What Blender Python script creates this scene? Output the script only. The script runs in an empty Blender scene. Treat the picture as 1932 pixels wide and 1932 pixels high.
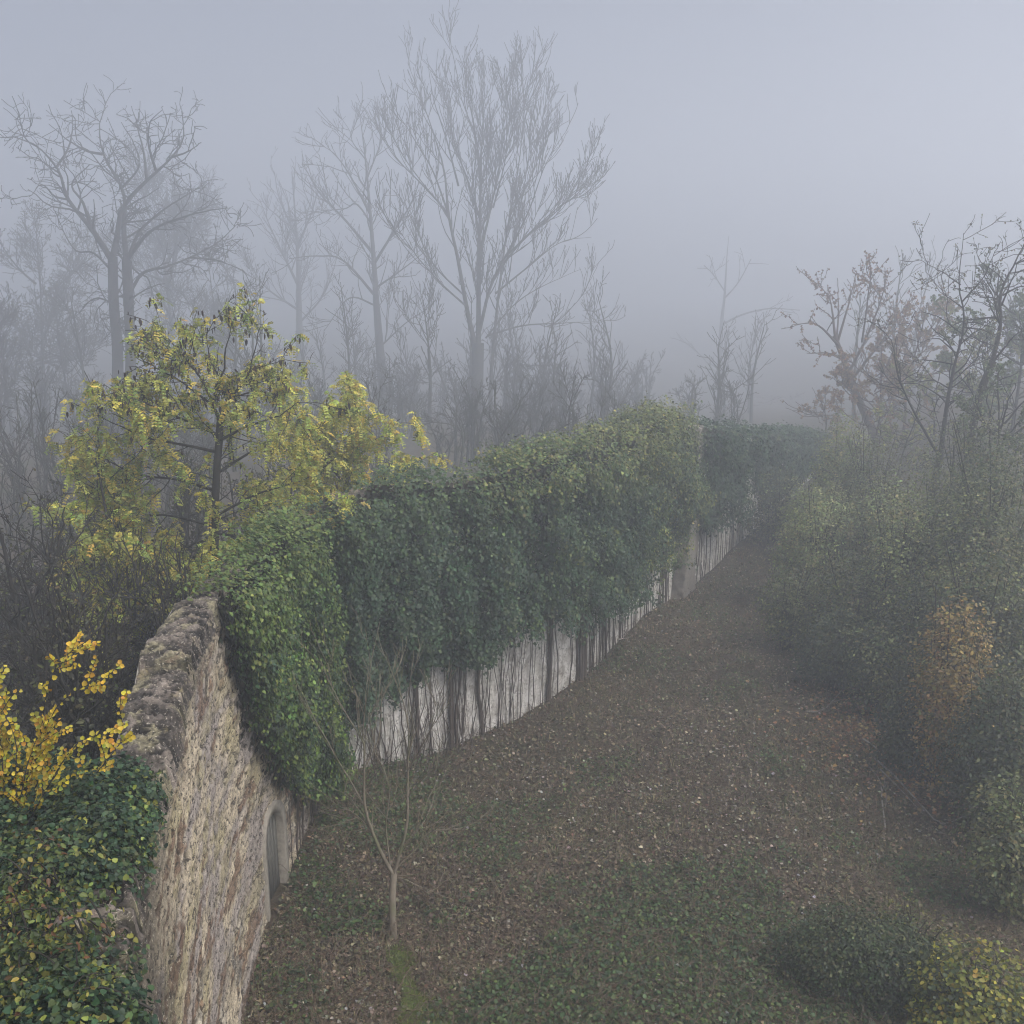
import bpy, math
import numpy as np

rng = np.random.default_rng(11)
S = bpy.context.scene
COL = S.collection
R_ = math.radians

# ------------------------------------------------------------------ camera
CAM_H, PITCH, FOV = 12.0, R_(14.0), R_(54.0)
FPX = 966 / math.tan(FOV / 2)
def ray(u, v):
    x = (u - 966) / FPX; y = -(v - 966) / FPX
    return np.array([x, math.cos(PITCH) + y * math.sin(PITCH), -math.sin(PITCH) + y * math.cos(PITCH)])
def at(u, v, Y):
    d = ray(u, v); return d * (Y / d[1]) + np.array([0, 0, CAM_H])
def project(P):
    d = P - np.array([0, 0, CAM_H])
    zc = d[..., 1] * math.cos(PITCH) - d[..., 2] * math.sin(PITCH)
    yc = d[..., 1] * math.sin(PITCH) + d[..., 2] * math.cos(PITCH)
    return np.stack([966 + FPX * d[..., 0] / zc, 966 - FPX * yc / zc], -1)
cam = bpy.data.objects.new('camera', bpy.data.cameras.new('camera'))
COL.objects.link(cam)
cam.location = (0, 0, CAM_H); cam.rotation_euler = (R_(90) - PITCH, 0, 0)
cam.data.sensor_width = 36; cam.data.angle = FOV
cam.data.clip_start = 0.1; cam.data.clip_end = 3000
S.camera = cam

# ------------------------------------------------------------------ noise
def _hash(ix, iy, iz, seed=0):
    h = (ix * 374761393 + iy * 668265263 + iz * 2147483647 + seed * 1274126177) & 0xFFFFFFFF
    h = ((h ^ (h >> 13)) * 1274126177) & 0xFFFFFFFF
    h = ((h ^ (h >> 16)) * 2246822519) & 0xFFFFFFFF
    return ((h ^ (h >> 15)) & 0xFFFF) / 65535.0
def vnoise(P, seed=0):
    P = np.asarray(P, float)
    i = np.floor(P).astype(np.int64); f = P - i; f = f * f * (3 - 2 * f)
    out = 0
    for a in (0, 1):
        for b in (0, 1):
            for c in (0, 1):
                w = (f[..., 0] if a else 1 - f[..., 0]) * (f[..., 1] if b else 1 - f[..., 1]) * (f[..., 2] if c else 1 - f[..., 2])
                out = out + w * _hash(i[..., 0] + a, i[..., 1] + b, i[..., 2] + c, seed)
    return out
def fbm(P, oct=4, seed=0):
    P = np.asarray(P, float); s = 0; a = .5; t = 0
    for o in range(oct):
        s = s + a * vnoise(P * 2 ** o + o * 17.3, seed + o); t += a; a *= .5
    return s / t
def worley(X, Y, seed=0):
    ix = np.floor(X).astype(np.int64); iy = np.floor(Y).astype(np.int64)
    f1 = np.full(X.shape, 9.); f2 = np.full(X.shape, 9.); idv = np.zeros(X.shape)
    for a in (-1, 0, 1):
        for b in (-1, 0, 1):
            jx = ix + a; jy = iy + b
            px = jx + _hash(jx, jy, jx * 0, seed); py = jy + _hash(jx, jy, jx * 0, seed + 7)
            d = np.hypot(px - X, py - Y); near = d < f1
            f2 = np.where(near, f1, np.minimum(f2, d))
            idv = np.where(near, _hash(jx, jy, jx * 0, seed + 3), idv)
            f1 = np.where(near, d, f1)
    return f1, f2, idv
def n3(x, y, z=0.): return np.stack(np.broadcast_arrays(np.asarray(x, float), np.asarray(y, float), z), -1)
def unit(v): return v / np.maximum(np.linalg.norm(v, axis=-1, keepdims=True), 1e-9)
def smooth(a, b, x):
    t = np.clip((x - a) / (b - a), 0, 1); return t * t * (3 - 2 * t)

# ------------------------------------------------------------------ object helpers
def tag(o, label=None, cat=None, group=None, kind=None):
    if label: o['label'] = label
    if cat: o['category'] = cat
    if group: o['group'] = group
    if kind: o['kind'] = kind
    return o
def empty(name, loc, label, cat, group=None):
    o = bpy.data.objects.new(name, None); COL.objects.link(o)
    o.location = [float(a) for a in loc]; o.empty_display_size = .3
    return tag(o, label, cat, group)
def mesh_obj(name, V, faces, mat, parent=None, col=None, smooth_=False):
    V = np.asarray(V, np.float64)
    if parent is not None: V = V - np.array(parent.location)
    me = bpy.data.meshes.new(name)
    me.vertices.add(len(V)); me.vertices.foreach_set('co', V.astype(np.float32).ravel())
    faces = [np.asarray(f, np.int32) for f in faces if len(f)]
    nl = sum(f.size for f in faces); npoly = sum(len(f) for f in faces)
    me.loops.add(nl); me.polygons.add(npoly)
    me.loops.foreach_set('vertex_index', np.concatenate([f.ravel() for f in faces]))
    sizes = np.concatenate([np.full(len(f), f.shape[1], np.int32) for f in faces])
    me.polygons.foreach_set('loop_start', np.concatenate([[0], np.cumsum(sizes)[:-1]]).astype(np.int32))
    if smooth_: me.polygons.foreach_set('use_smooth', np.ones(npoly, bool))
    if col is not None:
        at_ = me.attributes.new('Col', 'FLOAT_COLOR', 'POINT')
        c4 = np.ones((len(V), 4), np.float32); c4[:, :3] = col
        at_.data.foreach_set('color', c4.ravel())
    me.update(); me.validate()
    me.materials.append(mat)
    o = bpy.data.objects.new(name, me); COL.objects.link(o)
    if parent is not None: o.parent = parent
    return o

# ------------------------------------------------------------------ materials
def mat(name):
    m = bpy.data.materials.new(name); m.use_nodes = True
    nt = m.node_tree; return m, nt, nt.nodes['Principled BSDF'], nt.nodes['Material Output']
def node(nt, t, **kw):
    n = nt.nodes.new(t)
    for k, v in kw.items():
        if k in n.inputs: n.inputs[k].default_value = v
        else: setattr(n, k, v)
    return n
def ramp(nt, fac, stops):
    r = nt.nodes.new('ShaderNodeValToRGB'); e = r.color_ramp.elements
    while len(e) < len(stops): e.new(.5)
    for k, (p, c) in enumerate(stops): e[k].position = p; e[k].color = (*c, 1)
    nt.links.new(fac, r.inputs[0]); return r.outputs[0]
def noise(nt, vec, scale, detail=6, rough=.6, dist=0.):
    n = node(nt, 'ShaderNodeTexNoise', Scale=scale, Detail=detail, Roughness=rough, Distortion=dist)
    nt.links.new(vec, n.inputs['Vector']); return n.outputs[0]
def mixc(nt, fac, a, b, mode='MIX'):
    m = nt.nodes.new('ShaderNodeMix'); m.data_type = 'RGBA'; m.blend_type = mode
    for s, x in ((0, fac), (6, a), (7, b)):
        if hasattr(x, 'is_linked'): nt.links.new(x, m.inputs[s])
        elif s == 0: m.inputs[0].default_value = x
        else: m.inputs[s].default_value = (*x, 1)
    return m.outputs[2]
def mapping(nt, vec, scale):
    m = nt.nodes.new('ShaderNodeMapping'); m.inputs['Scale'].default_value = scale
    nt.links.new(vec, m.inputs['Vector']); return m.outputs[0]
def geo_pos(nt): return nt.nodes.new('ShaderNodeNewGeometry').outputs['Position']

def leaf_material(name, rough=.5, trans=.35, spec=.4):
    m, nt, b, out = mat(name)
    a = node(nt, 'ShaderNodeAttribute', attribute_name='Col')
    nt.links.new(a.outputs['Color'], b.inputs['Base Color'])
    b.inputs['Roughness'].default_value = rough; b.inputs['Specular IOR Level'].default_value = spec
    t = nt.nodes.new('ShaderNodeBsdfTranslucent'); nt.links.new(a.outputs['Color'], t.inputs['Color'])
    mx = nt.nodes.new('ShaderNodeMixShader'); mx.inputs[0].default_value = trans
    nt.links.new(b.outputs[0], mx.inputs[1]); nt.links.new(t.outputs[0], mx.inputs[2])
    nt.links.new(mx.outputs[0], out.inputs['Surface']); return m
LEAF = leaf_material('leaf')
IVYLEAF = leaf_material('ivy_leaf', .5, .15, .28)
DRY = leaf_material('dry_leaf', .75, .15, .2)
def bark_material(name, c0, c1, moss=None):
    m, nt, b, out = mat(name); p = geo_pos(nt)
    c = ramp(nt, noise(nt, mapping(nt, p, (1, 1, .25)), 9, 6, .7), [(.3, c0), (.7, c1)])
    if moss:
        f = ramp(nt, noise(nt, p, 1.7, 4), [(.5, (0, 0, 0)), (.68, (1, 1, 1))])
        c = mixc(nt, f, c, moss)
    nt.links.new(c, b.inputs['Base Color']); b.inputs['Roughness'].default_value = .85
    b.inputs['Specular IOR Level'].default_value = .25; return m
BARK = bark_material('dark_bark', (.018, .016, .014), (.05, .045, .038))
BARKG = bark_material('grey_bark', (.03, .027, .023), (.085, .078, .066), (.05, .055, .025))
BARKP = bark_material('pale_bark', (.12, .10, .075), (.24, .205, .155), (.13, .14, .07))
BARKR = bark_material('reddish_bark', (.045, .025, .022), (.10, .065, .055))
IVYBARK = bark_material('ivy_bark', (.045, .034, .028), (.12, .095, .08))
DEADWOOD = bark_material('dead_wood', (.16, .14, .115), (.34, .31, .27))

# ------------------------------------------------------------------ leaf and twig geometry
# outline: base, right, right-front, tip, left-front, left   (x across, y along)
IVY_T = np.array([[0, 0, 0], [.5, .12, .10], [.40, .62, .08], [0, 1, -.08], [-.40, .62, .08], [-.5, .12, .10]])
OVAL_T = np.array([[0, 0, 0], [.30, .25, .07], [.30, .65, .06], [0, 1, -.06], [-.30, .65, .06], [-.30, .25, .07]])
ROUND_T = np.array([[0, 0, 0], [.46, .25, .08], [.42, .72, .08], [0, 1, -.04], [-.42, .72, .08], [-.46, .25, .08]])
LANCE_T = np.array([[0, 0, 0], [.13, .25, .03], [.12, .65, .03], [0, 1, -.05], [-.12, .65, .03], [-.13, .25, .03]])
LF = np.array([[0, 1, 2, 3], [0, 3, 4, 5]])
def leaf_geo(P, N, D, size, T=IVY_T):
    D = unit(D - N * np.sum(D * N, -1, keepdims=True)); X = np.cross(D, N)
    size = np.broadcast_to(np.asarray(size, float), (len(P),))[:, None, None]
    V = P[:, None] + size * (T[None, :, 0:1] * X[:, None] + T[None, :, 1:2] * D[:, None] + T[None, :, 2:3] * N[:, None])
    F = (np.arange(len(P))[:, None, None] * 6 + LF[None]).reshape(-1, 4)
    return V.reshape(-1, 3), F
def pal(n, colors, w=None, jit=.25):
    colors = np.asarray(colors, float); w = None if w is None else np.asarray(w, float) / np.sum(w)
    c = colors[rng.choice(len(colors), n, p=w)]
    return np.clip(c * np.exp(rng.normal(0, jit, (n, 1))) * np.exp(rng.normal(0, .08, (n, 3))), .004, .85)
class Geo:
    def __init__(s): s.V = []; s.F = {}; s.C = []; s.n = 0
    def add(s, V, F, c=None, per=None):
        if not len(V): return
        F = np.asarray(F); s.F.setdefault(F.shape[1], []).append(F + s.n); s.V.append(V); s.n += len(V)
        if c is not None: s.C.append(np.repeat(c, per, axis=0) if per else np.broadcast_to(c, (len(V), 3)))
    def leaves(s, P, N, D, size, T, c): V, F = leaf_geo(P, N, D, size, T); s.add(V, F, c, 6)
    def build(s, name, m, parent=None, smooth_=False):
        if not s.n: return None
        return mesh_obj(name, np.concatenate(s.V), [np.concatenate(f) for f in s.F.values()], m, parent,
                        np.concatenate(s.C) if s.C else None, smooth_)
def tube_geo(P, R, sides=4):
    P = np.asarray(P, float); M, n, _ = P.shape
    T = unit(np.gradient(P, axis=1))
    ref = np.where(np.abs(T[:, :1, 2:3]) > .8, np.array([1., .2, 0]), np.array([.1, .05, 1.]))
    A = unit(np.cross(T, np.broadcast_to(ref, T.shape))); B = np.cross(T, A)
    th = np.arange(sides) * 2 * np.pi / sides
    ring = P[:, :, None] + R[:, :, None, None] * (np.cos(th)[None, None, :, None] * A[:, :, None] + np.sin(th)[None, None, :, None] * B[:, :, None])
    V = ring.reshape(-1, 3)
    j = np.arange(sides); i = np.arange(n - 1)
    q = np.stack(np.broadcast_arrays(i[:, None] * sides + j, i[:, None] * sides + (j + 1) % sides,
                                     (i[:, None] + 1) * sides + (j + 1) % sides, (i[:, None] + 1) * sides + j), -1).reshape(-1, 4)
    F = (np.arange(M)[:, None, None] * n * sides + q[None]).reshape(-1, 4)
    return V, F
def resample(pts, n):
    pts = np.asarray(pts, float)
    e = np.concatenate([[2 * pts[0] - pts[1]], pts, [2 * pts[-1] - pts[-2]]])
    d = np.concatenate([[0], np.cumsum(np.linalg.norm(np.diff(pts, axis=0), axis=1))])
    t = np.linspace(0, d[-1], n); k = np.clip(np.searchsorted(d, t, side='right') - 1, 0, len(pts) - 2)
    f = ((t - d[k]) / np.maximum(d[k + 1] - d[k], 1e-9))[:, None]
    p0, p1, p2, p3 = e[k], e[k + 1], e[k + 2], e[k + 3]
    return .5 * (2 * p1 + (p2 - p0) * f + (2 * p0 - 5 * p1 + 4 * p2 - p3) * f ** 2 + (3 * p1 - p0 - 3 * p2 + p3) * f ** 3)
def plen(P): return np.linalg.norm(np.diff(P, axis=1), axis=2).sum(1)
def spawn(P, R, dens, t0, ang, L, up=.3, jit=.15, n=6, rtip=.006, rmax=.05, taper=.5, flat=0., droop=0., t1=1., tend=0.):
    """side branches growing out of the polylines P (M,n,3) with radii R"""
    M, k, _ = P.shape; ln = plen(P)
    cnt = rng.poisson(dens * ln * (t1 - t0)); 
    if cnt.sum() == 0: cnt[0] = 1
    idx = np.repeat(np.arange(M), cnt); t = rng.uniform(t0, t1, len(idx)) ** 1.0
    if tend:      # a bundle of twigs at the very end too
        idx = np.concatenate([idx, np.repeat(np.arange(M), int(tend))]); t = np.concatenate([t, np.full(M * int(tend), .97)])
    f = t * (k - 1); i = np.clip(f.astype(int), 0, k - 2); w = (f - i)[:, None]
    o = P[idx, i] * (1 - w) + P[idx, i + 1] * w; T = unit(P[idx, i + 1] - P[idx, i])
    r = (R[idx, i] * (1 - w[:, 0]) + R[idx, i + 1] * w[:, 0])
    rv = rng.normal(size=o.shape); rv[:, 2] *= (1 - flat)
    pv = unit(rv - T * np.sum(rv * T, -1, keepdims=True))
    a = np.radians(rng.normal(ang, ang * .25, len(o)))[:, None]
    d = unit(T * np.cos(a) + pv * np.sin(a) + np.array([0, 0, up]) * .5)
    le = rng.uniform(L[0], L[1], len(o)) * (1 - taper * t) / (n - 1)
    le = np.minimum(le, ln[idx] * .9 / (n - 1))
    pts = [o]
    for s in range(n - 1):
        d = unit(d + rng.normal(0, jit, d.shape) + np.array([0, 0, up * .25 - droop * (s + 1) / n]))
        pts.append(pts[-1] + d * le[:, None])
    r0 = np.minimum(r * .65, rmax); r0 = np.maximum(r0, rtip * 1.15)
    rr = r0[:, None] + (rtip - r0)[:, None] * np.linspace(0, 1, n)[None] ** .8
    return np.stack(pts, 1), rr

# ------------------------------------------------------------------ terrain
def bank_x(y): return np.interp(y, [0, 14, 21, 30, 44, 55, 80, 120], [10.5, 10.3, 11.0, 11.3, 12.3, 17, 26, 40])
def tz(x, y):
    x = np.asarray(x, float); y = np.asarray(y, float)
    z = (fbm(n3(x * .22, y * .22), 3, 5) - .5) * .55 + (fbm(n3(x * 1.1, y * 1.1), 3, 9) - .5) * .16
    z = z + 3.6 * smooth(0, 15, x - bank_x(y) + 1)
    z = z - 11 * smooth(48, 180, y + .2 * np.maximum(0, -4 - x) - .3 * np.maximum(0, x - 18))
    return z + .25 * smooth(-1.5, -4, x) * (y < 60)

# ------------------------------------------------------------------ the wall's line (face side), s in metres
FACE = np.array([(-.6, 1.5), (-2.0, 4), (-2.74, 6.1), (-3.3, 8.0), (-3.74, 10), (-4.14, 12), (-4.43, 13.8), (-4.53, 15.2), (-4.53, 16.3), (-4.42, 17.2), (-4.36, 18.6),
                 (-4.28, 20.6), (-3.95, 21.55), (-2.11, 23.05), (-.54, 24.5), (.95, 26.2), (2.63, 28.9), (4.44, 32.5), (5.55, 34.7), (6.0, 35.7)])
FACE2 = np.array([(6.5, 36.0), (7.0, 36.9), (7.87, 38.3), (9.1, 40.6), (10.3, 43.0), (12.4, 47.0), (15.1, 52.3), (20, 62)])
class Path:
    def __init__(s, pts):
        p = np.concatenate([pts, np.zeros((len(pts), 1))], 1); s.p = resample(p, 500)[:, :2]
        s.s = np.concatenate([[0], np.cumsum(np.linalg.norm(np.diff(s.p, axis=0), axis=1))]); s.L = s.s[-1]
        t = np.gradient(s.p, axis=0); t /= np.linalg.norm(t, axis=1)[:, None]; s.t = t; s.nrm = np.stack([t[:, 1], -t[:, 0]], 1)
    def at(s, q, z, off=0.):
        q, z, off = np.broadcast_arrays(np.asarray(q, float), z, off)
        x = np.interp(q, s.s, s.p[:, 0]); y = np.interp(q, s.s, s.p[:, 1])
        nx = np.interp(q, s.s, s.nrm[:, 0]); ny = np.interp(q, s.s, s.nrm[:, 1])
        l = np.hypot(nx, ny); return np.stack([x + nx / l * off, y + ny / l * off, z], -1)
    def n(s, q):
        nx = np.interp(q, s.s, s.nrm[:, 0]); ny = np.interp(q, s.s, s.nrm[:, 1]); return unit(np.stack([nx, ny, nx * 0], -1))
    def s_at_y(s, y): return float(np.interp(y, s.p[:, 1], s.s))
W1 = Path(FACE); W2 = Path(FACE2)
def pix_lookup(W, smin=0.):
    q = np.arange(smin, W.L, .06); z = np.arange(-.5, 9, .06); Q, Z = np.meshgrid(q, z, indexing='ij')
    uv = project(W.at(Q, Z)); return Q.ravel(), Z.ravel(), uv.reshape(-1, 2)
LK = {id(W1): pix_lookup(W1, W1.s_at_y(5.)), id(W2): pix_lookup(W2)}
def wall_sz(W, u, v):
    Q, Z, uv = LK[id(W)]; k = np.argmin((uv[:, 0] - u) ** 2 + (uv[:, 1] - v) ** 2); return Q[k], Z[k]
THICK = .62
def top1(q): return 6.85 + (fbm(n3(q * .8, 3.), 4, 2) - .5) * .6 - .25 * smooth(W1.s_at_y(10), W1.s_at_y(6), q) * 0 + np.where((q > W1.s_at_y(12.05)) & (q < W1.s_at_y(30)), .12, 0) - .3 * smooth(W1.s_at_y(13), W1.s_at_y(21), q)
def top2(q): return 5.9 - .17 * q + (fbm(n3(q * .7, 8.), 3, 4) - .5) * .4

# ------------------------------------------------------------------ wall materials
def rubble_material():
    m, nt, b, out = mat('rubble_stone'); p = geo_pos(nt); pw = mapping(nt, p, (1, 1, 1))
    a = node(nt, 'ShaderNodeAttribute', attribute_name='Col')
    fine = noise(nt, p, 38, 8, .75)
    mid = noise(nt, mapping(nt, p, (.45, .45, 1.9)), 6, 6, .65, .4)
    c = mixc(nt, 1.0, a.outputs['Color'], ramp(nt, fine, [(.3, (.45, .43, .40)), (.55, (1, .98, .95)), (.75, (1.25, 1.2, 1.1))]), 'MULTIPLY')
    f = ramp(nt, mid, [(.60, (0, 0, 0)), (.68, (1, 1, 1))])
    c = mixc(nt, f, c, mixc(nt, .5, c, (.20, .125, .085)))
    f2 = ramp(nt, noise(nt, mapping(nt, p, (.45, .45, 1.6)), 2.2, 6, .7), [(.56, (0, 0, 0)), (.68, (.7, .7, .7))])
    c = mixc(nt, f2, c, (.075, .065, .055))
    f3 = ramp(nt, noise(nt, mapping(nt, p, (.5, .5, 1.4)), 3.1, 5, .7, .3), [(.60, (0, 0, 0)), (.70, (.8, .8, .8))])
    c = mixc(nt, f3, c, (.30, .25, .13))
    pn = noise(nt, mapping(nt, p, (.45, .45, 1.)), 19, 5, .7, .2)
    c = mixc(nt, ramp(nt, pn, [(.40, (.92, .92, .92)), (.475, (0, 0, 0))]), c, (.045, .038, .032))
    c = mixc(nt, ramp(nt, noise(nt, p, 31, 3, .6), [(.60, (0, 0, 0)), (.68, (.7, .7, .7))]), c, (.62, .56, .45))
    hgt = nt.nodes.new('ShaderNodeMath'); hgt.operation = 'ADD'; nt.links.new(fine, hgt.inputs[0]); nt.links.new(pn, hgt.inputs[1])
    nt.links.new(c, b.inputs['Base Color']); b.inputs['Roughness'].default_value = .9; b.inputs['Specular IOR Level'].default_value = .2
    bm = node(nt, 'ShaderNodeBump', Strength=1., Distance=.035); nt.links.new(hgt.outputs[0], bm.inputs['Height']); nt.links.new(bm.outputs[0], b.inputs['Normal'])
    return m
def plaster_material():
    m, nt, b, out = mat('old_plaster'); p = geo_pos(nt)
    c = ramp(nt, noise(nt, p, 1.6, 8, .7, .5), [(.30, (.20, .175, .15)), (.40, (.47, .44, .40)), (.52, (.74, .71, .67)), (.60, (.70, .67, .63)), (.66, (.36, .32, .27))])
    c = mixc(nt, ramp(nt, noise(nt, mapping(nt, p, (3, 3, .6)), 2.4, 6, .75), [(.52, (0, 0, 0)), (.66, (.9, .9, .9))]), c, (.22, .19, .16))
    c = mixc(nt, ramp(nt, noise(nt, p, 4.5, 8, .75, .6), [(.54, (0, 0, 0)), (.62, (.85, .85, .85))]), c, (.31, .275, .23))
    c = mixc(nt, ramp(nt, noise(nt, p, 13, 5, .7), [(.36, (.9, .9, .9)), (.45, (0, 0, 0))]), c, (.13, .11, .09))
    c = mixc(nt, ramp(nt, noise(nt, p, .8, 4, .6), [(.54, (0, 0, 0)), (.66, (.5, .5, .5))]), c, (.28, .27, .22))
    nt.links.new(c, b.inputs['Base Color']); b.inputs['Roughness'].default_value = .9
    bm = node(nt, 'ShaderNodeBump', Strength=.7, Distance=.04); nt.links.new(noise(nt, p, 14, 8, .7), bm.inputs['Height']); nt.links.new(bm.outputs[0], b.inputs['Normal'])
    return m
def simple(name, c, rough=.8):
    m, nt, b, out = mat(name); p = geo_pos(nt)
    nt.links.new(ramp(nt, noise(nt, p, 11, 6, .7), [(.3, tuple(x * .6 for x in c)), (.7, tuple(x * 1.2 for x in c))]), b.inputs['Base Color'])
    b.inputs['Roughness'].default_value = rough; return m
RUBBLE = rubble_material(); PLASTER = plaster_material()
DOORSTONE = simple('dressed_stone', (.29, .26, .215)); DOORWOOD = simple('weathered_door_board', (.12, .115, .10)); IRON = simple('rusty_iron', (.03, .022, .018), .6)
STONE_COLS = 1.15 * np.array([(.50, .43, .32), (.56, .49, .38), (.44, .37, .27), (.36, .32, .265), (.30, .28, .25), (.33, .225, .15), (.25, .17, .12), (.58, .53, .44)])
def grid_faces(a, b, keep=None):
    i, j = np.meshgrid(np.arange(a - 1), np.arange(b - 1), indexing='ij')
    F = np.stack([i * b + j, (i + 1) * b + j, (i + 1) * b + j + 1, i * b + j + 1], -1)
    F = F[keep] if keep is not None else F.reshape(-1, 4); return F.reshape(-1, 4)

def stone_relief(q, z, amp):
    f1, f2, idv = worley(q / .30 + .3 * vnoise(n3(q * 2, z * 2), 3), z / .17 + .3 * vnoise(n3(q * 2, z * 2), 8), 21)
    g1, g2, idg = worley(q / .11, z / .08, 33)
    body = smooth(0, .35, f2 - f1)
    r = amp * (body * (.5 + .9 * idv) + .45 * smooth(0, .4, g2 - g1) * idg) + .04 * (fbm(n3(q * .4, z * 1.3), 3, 6) - .5) + .03 * (fbm(n3(q * 4, z * 7), 3, 16) - .5)
    return r, body, idv, idg

wall = empty('stone_wall', (*FACE[5], 0), 'tall old stone boundary wall with ragged crest and arched doorway, mostly draped in ivy', 'wall')
def batter(q, z):   # the foot swells out ahead of the doorway
    return .05 * smooth(2.4, 0, z) * smooth(W1.s_at_y(10), W1.s_at_y(14), q) * smooth(W1.s_at_y(16.1), W1.s_at_y(15.5), q)
DQ0, DQ1 = W1.s_at_y(16.25), W1.s_at_y(17.12); DQC, DHW, DSPR = (DQ0 + DQ1) / 2, (DQ1 - DQ0) / 2, 1.55
def in_door(q, z, g=0.):
    hw = DHW + g; dx = np.abs(q - DQC)
    return (dx < hw) & ((z < DSPR) | (np.hypot(dx, (z - DSPR) * .8) < hw))
sB = W1.s_at_y(21.3)
# rough near face
q = np.arange(W1.s_at_y(4.5), sB + .02, .032); nz = 215; zz = np.linspace(-.4, 1, nz)[None]
Q = np.repeat(q[:, None], nz, 1); Zf = np.linspace(0, 1, nz)[None] * np.ones_like(Q); T1 = top1(Q)
Z = -.4 + Zf * (T1 + .4)
rel, body, idv, idg = stone_relief(Q, Z, .03)
plast = smooth(.42, .54, fbm(n3(Q * .45, Z * .7), 4, 41))
na = fbm(n3(Q * 5, Z * 8), 3, 44); nb_ = vnoise(n3(Q * 14, Z * 22), 45); pit = smooth(.44, .34, .68 * na + .32 * nb_)
rel = rel * (1 - .65 * plast) + plast * (.035 + .05 * (na - .5) + .02 * (nb_ - .5) - .03 * pit)
V = W1.at(Q, Z, rel + batter(Q, Z) - .05 * smooth(.96, 1, Zf))
c = STONE_COLS[(idv * 7.99).astype(int)] * (.7 + .5 * idg)[..., None] * (.3 + .7 * smooth(.0, .25, body))[..., None]
tone = fbm(n3(Q * .6, Z * 2.2), 4, 46)[..., None]; pc = np.array([.66, .57, .43]) * smooth(.40, .55, tone) + np.array([.44, .39, .36]) * (1 - smooth(.40, .55, tone))
yel = smooth(.56, .66, fbm(n3(Q * .8, Z * 2.6), 4, 47))[..., None]; pc = pc * (1 - .5 * yel) + np.array([.42, .37, .17]) * .5 * yel
brn = smooth(.63, .67, fbm(n3(Q * 1.2, Z * 4.6), 4, 48))[..., None]; pc = pc * (1 - .85 * brn) + np.array([.22, .135, .09]) * .85 * brn
pc = pc * (.72 + .56 * nb_)[..., None]
c = c * (1 - plast[..., None]) + pc * plast[..., None]
c = c * (1 - .8 * pit[..., None]) + np.array([.06, .05, .04]) * .8 * pit[..., None]
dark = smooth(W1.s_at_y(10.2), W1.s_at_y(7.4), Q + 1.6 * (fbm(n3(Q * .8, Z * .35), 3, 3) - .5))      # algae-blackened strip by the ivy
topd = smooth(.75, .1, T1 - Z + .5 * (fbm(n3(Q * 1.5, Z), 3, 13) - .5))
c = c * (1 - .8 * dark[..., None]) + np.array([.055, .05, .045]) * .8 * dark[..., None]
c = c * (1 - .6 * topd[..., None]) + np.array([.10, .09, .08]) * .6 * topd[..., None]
mid = lambda A: (A[:-1, :-1] + A[1:, 1:]) / 2
keep = ~in_door(mid(Q), mid(Z), .05)
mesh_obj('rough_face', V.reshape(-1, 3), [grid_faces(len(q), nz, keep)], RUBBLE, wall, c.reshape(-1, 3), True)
# plastered stretch behind the ivy
q = np.arange(sB, W1.L + .05, .09); nz = 85; Q = np.repeat(q[:, None], nz, 1); T1 = top1(Q) - .2; Z = -.4 + np.linspace(0, 1, nz)[None] * (T1 + .4)
V = W1.at(Q, Z, .10 * (fbm(n3(Q * 1.2, Z * 1.2), 4, 6) - .5) + .03 * vnoise(n3(Q * 6, Z * 6), 2))
mesh_obj('plastered_face', V.reshape(-1, 3), [grid_faces(len(q), nz)], PLASTER, wall, None, True)
# back, far end
def back_of(W, qs, top, name, m, parent):
    Q = np.repeat(qs[:, None], 4, 1); Z = np.linspace(-.4, 1, 4)[None] * 0 + np.linspace(0, 1, 4)[None] * (top(Q) + .4) - .4
    B = W.at(Q, Z, -THICK); ends = []
    V = [B.reshape(-1, 3)]; F = [grid_faces(len(qs), 4)]; n = B.shape[0] * 4
    for e in (qs[0], qs[-1]):
        z1 = float(top(np.array(e))); V.append(W.at(np.full(4, e), np.array([-.4, z1, z1, -.4]), np.array([.03, .03, -THICK, -THICK]))); F.append(np.array([[n, n + 1, n + 2, n + 3]])); n += 4
    return mesh_obj(name, np.concatenate(V), F, m, parent)
back_of(W1, np.linspace(W1.s_at_y(4.5), W1.L, 90), top1, 'back_face', PLASTER, wall)
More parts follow.
